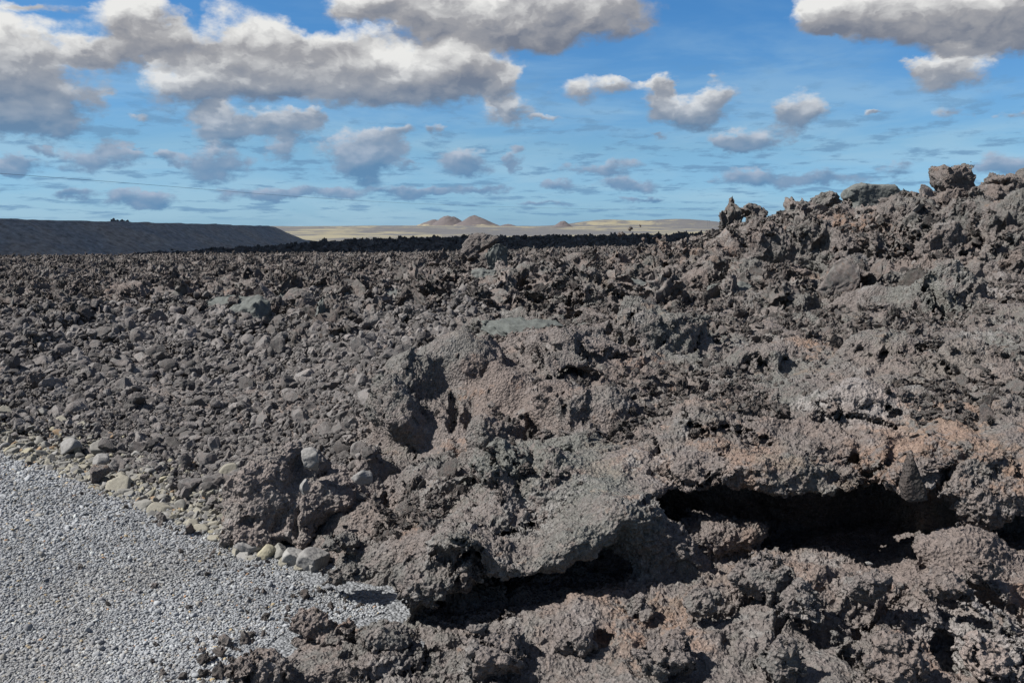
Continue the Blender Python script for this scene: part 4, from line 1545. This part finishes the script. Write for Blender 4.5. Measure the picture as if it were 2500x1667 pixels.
def boulder():
    def F(P):
        Q = warp(P, .25, .10)
        f = ell(Q, at(650, 1215, 4.62), (.20, .24, .25), 0, .1)
        for (px, py, Y, r, yw, tl) in [(590, 1260, 4.55, (.12, .18, .16), 0, 0), (760, 1230, 4.66, (.16, .18, .15), 0, 0), (850, 1220, 4.7, (.14, .16, .10), 0, -.2),
                                       (640, 1310, 4.42, (.13, .12, .08), 0, 0), (800, 1180, 4.85, (.16, .15, .12), 0, 0), (740, 1300, 4.45, (.08, .1, .09), 0, 0),
                                       (580, 1310, 4.46, (.09, .09, .07), 0, 0), (690, 1120, 4.75, (.09, .12, .10), 0, 0), (770, 1140, 4.78, (.07, .1, .08), 0, 0)]:
            f = smin(f, ell(Q, at(px, py, Y), r, yw, tl), .05)
        f = f - lumps(P, .026, .011)
        for (px, py, Y, r, yw, tl) in [(722, 1260, 4.40, (.016, .10, .10), 0, .1), (700, 1190, 4.45, (.03, .10, .035), 0, .5), (820, 1150, 4.6, (.11, .14, .05), 0, -.25), (610, 1275, 4.38, (.045, .07, .025), 0, 0),
                                       (640, 1210, 4.36, (.02, .05, .015), 0, 0), (780, 1330, 4.3, (.10, .16, .05), 0, .35), (680, 1340, 4.28, (.05, .1, .025), 0, 0)]:
            f = smax(f, -ell(P * .5 + Q * .5, at(px, py, Y), r, yw, tl), .02)
        return f.astype(np.float32)
    lo, hi = at(470, 1215, 4.6), at(960, 1215, 4.6)
    return solid_rock('lava_boulder', F, (lo[0], 4.1, -.06), (hi[0], 5.25, .62), .0115, M_BROWN,
                      'large brown knobbly lava boulder standing at the tip of the gravel strip', 'boulder')


boulder()


def put_rock(name, px, py, Y, size, seed, mat, label, cat='rock', dims=(1, .85, .75), rot=(0, 0, 0), level=5, planes=9, p=12, rough=.10, fine=.0, warp_=.2, spikes=0.0, drop=None, group=None):
    """size: half width in photo pixels at distance Y"""
    c = at(px, py, Y)
    s = size / FPX * Y
    P, T = rock_geo(seed, level, [d * s for d in dims], planes, p, rough, fine, warp=warp_, spikes=spikes)
    me = to_mesh(name, P, T, mat)
    o = link(name, me, label, cat, group, loc=c.tolist())
    o.rotation_euler = rot
    return o


put_rock('oval_stone', 743, 1190, 4.34, 19, 1, M_OVAL, 'small pale oval stone caught in the face of the brown boulder', 'stone', (.85, .8, 1.25), level=5, planes=14, p=8, rough=.06, fine=.002)
put_rock('oval_stone', 880, 1166, 4.55, 23, 2, M_OVAL, 'pale egg-shaped stone wedged between boulder and tall lava lobe', 'stone', (.95, .85, 1.1), level=5, planes=16, p=8, rough=.04, fine=.002)
put_rock('angular_stone', 757, 1125, 4.60, 25, 3, M_OVAL, 'grey angular stone on top of the brown boulder', 'stone', (1, .8, .9), level=5, planes=8, p=20, rough=.05)
put_rock('rounded_stone', 612, 1328, 4.36, 30, 4, M_OVAL, 'pale lavender-grey stone at the left foot of the brown boulder', 'stone', (1, .8, .8), level=5, rough=.08)
foot = [(585, 1348, 20, 'flat yellow stone first in the row below the boulder'), (628, 1352, 15, 'small yellow stone low in the row below the boulder'), (652, 1350, 24, 'grey-yellow rounded stone in the row below the boulder'),
        (690, 1352, 26, 'pale cream faceted stone mid row below the boulder'), (722, 1366, 30, 'large tan split stone in the row below the boulder'), (770, 1372, 36, 'largest dark grey stone ending the row below the boulder'),
        (695, 1375, 15, 'small stone in front of the cream faceted one'), (728, 1385, 15, 'small yellow stone in front of the tan split one'), (765, 1387, 17, 'bright yellow stone in front of the dark grey one')]
for i, (px, py, hs, lab) in enumerate(foot):
    Yg = ground_pt(px, py + hs * .45)[1]
    put_rock('foot_stone', px, py, Yg + .02, hs, 20 + i, M_OVAL if i == 5 else M_BORDER, lab, 'stone', (.9, .8, .8), (0, 0, i * 1.3), 5, planes=7, p=36, rough=.06, fine=.002, warp_=.05, group='stones in the row below the boulder')

# loose blocks in the foreground
fg = [
    (1850, 1405, 3.22, 78, 'grey pointed block standing in front of the dark hollow', (1, .8, .95), M_HERO, .7),
    (1662, 1345, 3.35, 42, 'small upright brown block leaning left of the grey pointed one', (.8, .7, 1.1), M_HERO, 0),
    (1720, 1475, 3.15, 62, 'squat brown block below the small upright one', (1, .8, .8), M_HERO, 0),
    (1400, 1560, 3.05, 62, 'square greenish grey block left of a deep black crack', (.9, .8, 1.0), M_HERO, 0),
    (2120, 1440, 3.05, 66, 'reddish brown lump with a rough crest before the hollow', (1, .8, .8), M_HERO, 0),
    (2290, 1420, 3.10, 62, 'grey-brown block right of the reddish lump', (1.2, .8, .7), M_HERO, 0),
    (1960, 1470, 3.05, 50, 'brown rounded block between grey pointed block and reddish lump', (1, .8, .9), M_HERO, 0),
    (2400, 1400, 3.15, 44, 'knobbly brown block catching sun at the right edge of the hollow', (1, .8, .8), M_HERO, 0),
    (2190, 1610, 2.72, 95, 'large flat-topped lava block at the bottom edge, right of centre', (1.1, .8, .8), M_HERO, 0),
    (1900, 1600, 2.78, 72, 'grey lava block at the bottom edge left of the flat-topped one', (1, .8, .9), M_HERO, 0),
    (2430, 1600, 2.72, 80, 'pale ashy lava block in the bottom right corner', (1, .9, .8), M_ASH, 0),
    (1620, 1600, 2.85, 80, 'brown rugged lava block at the bottom edge near the centre', (1.2, .8, .7), M_HERO, 0),
    (1210, 1590, 3.00, 105, 'broad brown lava mass bulging at the bottom centre', (1.2, .9, .8), M_HERO, 0),
    (640, 1640, 3.02, 88, 'striped greenish grey rock at the lower end of the gravel', (1.2, .9, .7), M_HERO, 0),
    (930, 1575, 3.22, 80, 'pitted brown rock beside the gravel below the ledge', (1.2, .9, .8), M_HERO, 0),
    (790, 1545, 3.36, 74, 'low dark brown rock on the gravel below the ledge', (1.4, .9, .6), M_HERO, 0),
    (840, 1400, 3.78, 62, 'knobbly brown lump at the left tip of the long ledge', (1.3, .9, .6), M_HERO, 0),
    (830, 1320, 4.1, 56, 'crumbling brown crest between the boulder and the ledge', (1.2, .9, .6), M_HERO, 0),
    (1560, 1480, 3.25, 60, 'layered ochre-brown block under the ledge', (1.1, .9, .8), M_HERO, 0),
    (2050, 1560, 2.9, 50, 'dark knobbly block in the gap above the flat-topped one', (1, .9, .8), M_HERO, 0),
]
for i, (px, py, Y, hs, lab, dm, mt, rz) in enumerate(fg):
    def mk(px=px, py=py, Y=Y, hs=hs, dm=dm, i=i):
        c = at(px, py, Y).astype(np.float32)
        s = hs / FPX * Y
        r = np.random.RandomState(700 + i)
        N = r.normal(size=(8, 3))
        N /= np.linalg.norm(N, axis=1)[:, None]
        d = r.uniform(.7, 1.0, 8) * s
        rr = [q * s for q in dm]
        def F(P):
            Q = warp(P, .16, .055, i * 3.0)
            f = ell(Q, c, rr)
            q = Q - c
            for n_, d_ in zip(N, d):
                f = smax(f, (q @ n_.astype(np.float32) - d_), .012)
            return (f - lumps(P, .034, .018, .13, .055)).astype(np.float32)
        m_ = s * 1.55 + .03
        lo = c - m_
        hi = c + m_
        lo[2] = max(lo[2], -.03)
        solid_rock('lava_block_near', F, lo, hi, max(.0075, s * .06), mt, lab, 'rock', (.012, .008), 1)
    mk()

put_rock('pale_pebble', 2121, 1374, 3.6, 8, 5, M_OVAL, 'tiny pale pebble lying inside the dark hollow', 'pebble', (1, .7, .6), level=3)

# outcrops on the skyline


def outline_rock(name, outline, Y, thick, cell, mat, label, cat='rock', lean=0.0, amp=1.0, wp=.3):
    """a rock whose face follows an outline, with a real thickness and rough skin"""
    V = np.array([at(px, py, Y) for px, py in outline])[:, [0, 2]]
    def F(P):
        Q = warp(P, .35, .05 * wp / .3)
        q = Q[:, [0, 2]]
        dy = (Q[:, 1] - Y) + lean * (Q[:, 2] - V[:, 1].mean())
        best = np.full(len(q), 1e9)
        ins = np.zeros(len(q), bool)
        for i in range(len(V)):
            a, b = V[i], V[(i + 1) % len(V)]
            ab = b - a
            t = np.clip(((q - a) @ ab) / (ab @ ab), 0, 1)
            best = np.minimum(best, np.linalg.norm(q - (a + t[:, None] * ab), axis=1))
            c = (a[1] > q[:, 1]) != (b[1] > q[:, 1])
            ins ^= c & (q[:, 0] < ab[0] * (q[:, 1] - a[1]) / (ab[1] + 1e-12) + a[0])
        d2_ = np.where(ins, -best, best)
        f = smax(d2_, np.abs(dy) - thick, thick * .35)
        return (f - lumps(P, .03 * amp, .02 * amp, .22, .09)).astype(np.float32)
    m_ = .12 + thick * .2
    lo = (V[:, 0].min() - m_, Y - thick - m_ - abs(lean), V[:, 1].min() - m_)
    hi = (V[:, 0].max() + m_, Y + thick + m_ + abs(lean), V[:, 1].max() + m_)
    return solid_rock(name, F, lo, hi, cell, mat, label, cat, (.012 * amp, .007 * amp), 1)


outline_rock('skyline_slab', [(2062, 462), (2100, 446), (2128, 452), (2178, 450), (2190, 470), (2185, 520), (2070, 520), (2078, 492), (2064, 484)], 15.3, .22, .025, M_GREY,
             'smooth grey slab standing on the skyline left of the tall knob', amp=.5)
outline_rock('lava_outcrop', [(2282, 425), (2290, 408), (2330, 402), (2352, 410), (2350, 400), (2362, 398), (2366, 412), (2358, 418), (2370, 430), (2364, 450), (2378, 465), (2385, 500), (2270, 500), (2298, 470), (2284, 450)], 14.5, .33, .026, M_HERO,
             'tall knobbly lava knob, highest on the skyline', amp=1.3)
outline_rock('lava_outcrop', [(2432, 440), (2436, 430), (2462, 424), (2466, 434), (2480, 432), (2492, 424), (2496, 412), (2520, 408), (2530, 500), (2390, 500), (2404, 470), (2410, 452), (2424, 450), (2428, 462), (2448, 448)], 13.8, .30, .026, M_HERO,
             'jagged lava knob at the right end of the skyline', amp=1.3)
outline_rock('rock_fin', [(2222, 1098), (2236, 1140), (2256, 1185), (2262, 1222), (2205, 1224), (2196, 1190), (2208, 1140)], 3.56, .035, .007, M_DARK,
             'thin dark pointed rock fin rising from the lip over the hollow', amp=.12, wp=.05)
put_rock('skyline_block', 1832, 517, 17.3, 32, 41, M_HERO, 'dark lava block where the skyline starts to climb', 'rock', (1, .8, .6), (0, 0, 0), 5, rough=.2, spikes=.25, warp_=.4)
put_rock('skyline_block', 1778, 536, 18.2, 16, 42, M_HERO, 'small spiky lava stub at the low end of the skyline', 'rock', (.7, .7, 1), (0, 0, 0), 4, rough=.25, spikes=.4, warp_=.4)
put_rock('skyline_block', 2010, 497, 16.2, 26, 43, M_HERO, 'rounded lava block on the skyline left of the smooth slab', 'rock', (1, .8, .8), (0, 0, 0), 5, rough=.2, spikes=.2, warp_=.4)
put_rock('skyline_block', 2420, 462, 14.2, 22, 44, M_HERO, 'small lava block in the dip right of the tall knob', 'rock', (.8, .8, 1), (0, 0, 0), 5, rough=.2, spikes=.3, warp_=.4)
put_rock('tilted_block', 1172, 598, 20, 44, 45, M_HERO, 'brown wedge of lava tilted up before the shaded lava strip', 'rock', (1.2, .6, .45), (0, -.55, .2), 5, rough=.15, warp_=.3)

# smooth grey plates in the middle distance
plates = [
    (1090, 722, 12.5, 30, 'palest small grey plate lying flat in mid field', (1, .8, .3), (.5, 0, 0)), (965, 728, 12.4, 38, 'long grey plate left of the palest one, tilted right', (1.2, .7, .2), (.55, -.25, .3)),
    (1220, 655, 15.5, 40, 'tall grey slab standing upright behind the pale plates', (.7, .25, 1), (0, .1, .2)), (1180, 675, 14.6, 34, 'low grey slab at the foot of the tall upright one', (1, .6, .4), (.4, 0, 0)),
    (1110, 765, 10.9, 40, 'grey plate standing on edge with a black gap beside it', (1.1, .3, .6), (.3, -.5, .5)), (1500, 725, 11.4, 62, 'broad rounded grey plate in the dip of the hill', (1.1, .8, .45), (.4, 0, .2)),
    (1765, 712, 10.6, 50, 'heart-shaped dark grey plate on the hillside', (1, .7, .35), (.7, 0, 0)), (1540, 692, 12.4, 30, 'small blue-grey plate above the broad rounded one', (1, .7, .4), (.6, 0, 0)),
    (1325, 815, 8.1, 70, 'flat grey ledge plate behind the hummock', (1.4, .8, .28), (.2, .1, -.1)), (1155, 830, 8.3, 44, 'wedge-shaped dark grey block left of the ledge plate', (1.1, .8, .5), (.3, 0, .4)),
    (590, 800, 11.2, 62, 'large grey face of rock with a black notch at its foot', (.9, .6, 1), (-.2, 0, .1)), (560, 760, 12.4, 50, 'grey slab above the large grey face', (1.2, .8, .3), (.5, 0, 0)),
    (985, 872, 8.15, 24, 'single pale grey stone left of the hummock top', (1, .8, .7), (0, 0, 0)), (785, 795, 10.6, 50, 'upright dark plate beside a deep black slot', (.25, .5, 1), (0, .1, .3)),
    (300, 700, 16.2, 18, 'dark square block casting a black shadow on the left', (1, .8, 1), (0, 0, .4)), (850, 740, 12.3, 34, 'grey plate leaning in front of a dark hollow', (1.1, .5, .5), (.5, .3, 0)),
    (720, 720, 13.4, 26, 'grey slab half buried left of the leaning plate', (1.2, .8, .35), (.5, 0, .3)), (80, 930, 8.2, 22, 'dark pointed block high on the rubble slope', (.9, .8, 1), (0, 0, .2)),
    (640, 930, 8.1, 26, 'dark rough block jutting from the rubble slope', (.9, .8, 1.1), (0, 0, .2)),
]
for i, (px, py, Y, hs, lab, dm, rt) in enumerate(plates):
    dark = i in (9, 14, 17, 18)
    put_rock('rock_plate', px, py, Y, hs, 60 + i, M_HERO if dark else M_GREY, lab, 'rock', dm, rt, 5, 7, 34, .16, warp_=.25, spikes=.12, fine=.02)

for (px, py, Yo, hs, lab, mt) in [(65, 1020, .0, 22, 'tall tan stone standing among the edging stones at the left', M_BORDER), (12, 1000, 0, 26, 'large ochre stone at the left edge of the picture', M_BORDER), (10, 1030, 0, 24, 'low cream stone below the ochre one at the left edge', M_BORDER),
                                  (168, 1095, 0, 24, 'whitish stone with a pink top above the gravel edge', M_OVAL), (250, 1125, 0, 20, 'whitish grey stone with a dark right side in the edging', M_OVAL), (238, 1158, 0, 26, 'dark rounded stone sitting on the gravel edge', M_HERO), (395, 1262, 0, 13, 'single dark stone lying out on the gravel', M_HERO), (90, 1050, 0, 12, 'small rust-red stone among the edging stones', M_BORDER)]:
    Yg = ground_pt(px, py + hs * .8)[1]
    if px < 100:
        Yg += .3
    c = at(px, py, Yg)
    put_rock('edging_stone', px, py, Yg, hs, int(px * 7 + py), mt, lab, 'stone', (.9, .8, 1.1 if px == 65 else .8), (0, 0, px * .1), 4, 8, 18, .05, warp_=.15)

# seven boulders along the crest of the embankment
for i, (px, w_) in enumerate([(273, 5.5), (277, 6.5), (283, 5.5), (289, 6.5), (297, 7), (303, 6), (309.5, 4.5), (314.5, 5)]):
    Yb = 158
    py = 542.5 - (3 if i == 1 else 0)
    put_rock('crest_boulder', px - 1, py - 2, Yb, w_ * .62, 900 + i, M_CHUNK, 'small dark boulder in the row on the crest of the embankment', 'boulder', (.8, .8, 1.0), (0, 0, i), 3, rough=.1, group='boulders on the embankment crest')


# ------------------------------------------------------------------ power line
def tube(A, rad, seg=6):
    n = len(A)
    T = np.gradient(A, axis=0)
    T /= np.linalg.norm(T, axis=1)[:, None]
    up = np.tile([0, 0, 1.0], (n, 1))
    up[np.abs(T[:, 2]) > .9] = [1, 0, 0]
    S = np.cross(T, up)
    S /= np.linalg.norm(S, axis=1)[:, None]
    U = np.cross(S, T)
    rad = np.broadcast_to(rad, (n,))
    a = np.arange(seg) / seg * 2 * math.pi
    P = A[:, None] + (S[:, None] * np.cos(a)[None, :, None] + U[:, None] * np.sin(a)[None, :, None]) * rad[:, None, None]
    idx = np.arange(n * seg).reshape(n, seg)
    nx = np.roll(idx, -1, 1)
    Q = np.stack([idx[:-1], idx[1:], nx[1:], nx[:-1]], -1).reshape(-1, 4)
    return P.reshape(-1, 3).astype(np.float32), Q


m_wire, g_ = new_mat('weathered_cable')
finish(g_, c4(.16, .18, .19), .6)
CP = [(-250, 405, 150), (0, 423, 175), (370, 453, 220), (640, 474, 270), (1000, 496, 360), (1340, 508.5, 500), (1760, 514, 750), (2300, 516, 1000)]
cw = np.array([at(*p) for p in CP])
tt = np.linspace(0, 1, 160)
k0 = np.linspace(0, 1, len(CP))
cf = [np.polyfit(k0, cw[:, i], 5) for i in range(3)]
cab = np.stack([np.polyval(c, tt) for c in cf], 1)
Pc, Qc = tube(cab, 0.036)
link('power_cable', to_mesh('power_cable', Pc, Qc, m_wire), 'thin dark power cable sagging across the sky above the embankment', 'cable')

py_root = bpy.data.objects.new('power_pylon', None)
COL.objects.link(py_root)
b0 = at(1729, 549, 2600)
py_root.location = b0.tolist()
py_root['label'] = 'tiny wooden double-pole pylon on the horizon left of the hill'
py_root['category'] = 'pylon'
for sx in (-2.6, 2.6):
    A = np.array([[sx, 0, -6], [sx, 0, 5], [sx, 0, 13]], float)
    P_, Q_ = tube(A, .35, 8)
    link('pole', to_mesh('pole', P_, Q_, m_wire), parent=py_root)
P_, Q_ = tube(np.array([[-5.5, 0, 11.5], [0, .01, 11.5], [5.5, 0, 11.5]], float), .3, 8)
link('crossarm', to_mesh('crossarm', P_, Q_, m_wire), parent=py_root)


# ------------------------------------------------------------------ a low cloud to the left of the view whose shadow lies on the far lava
def shade_cloud():
    D, T = ico(5)
    P = D * np.array([185, 125, 14], dtype=np.float32)
    P = P * (1 + .18 * fbm(D, .5, 3, .5, 4)[:, None])
    m, g = new_mat('cloud_white')
    finish(g, c4(.8, .8, .8), 1.0)
    ground = np.array([-40.0, 196.0, 0.0])
    c = ground + SUN * (230 / SUN[2])
    o = link('cloud', to_mesh('cloud', P.astype(np.float32), T, m), 'flat white cloud drifting above the far lava field', 'cloud', kind='stuff', loc=c.tolist())


shade_cloud()
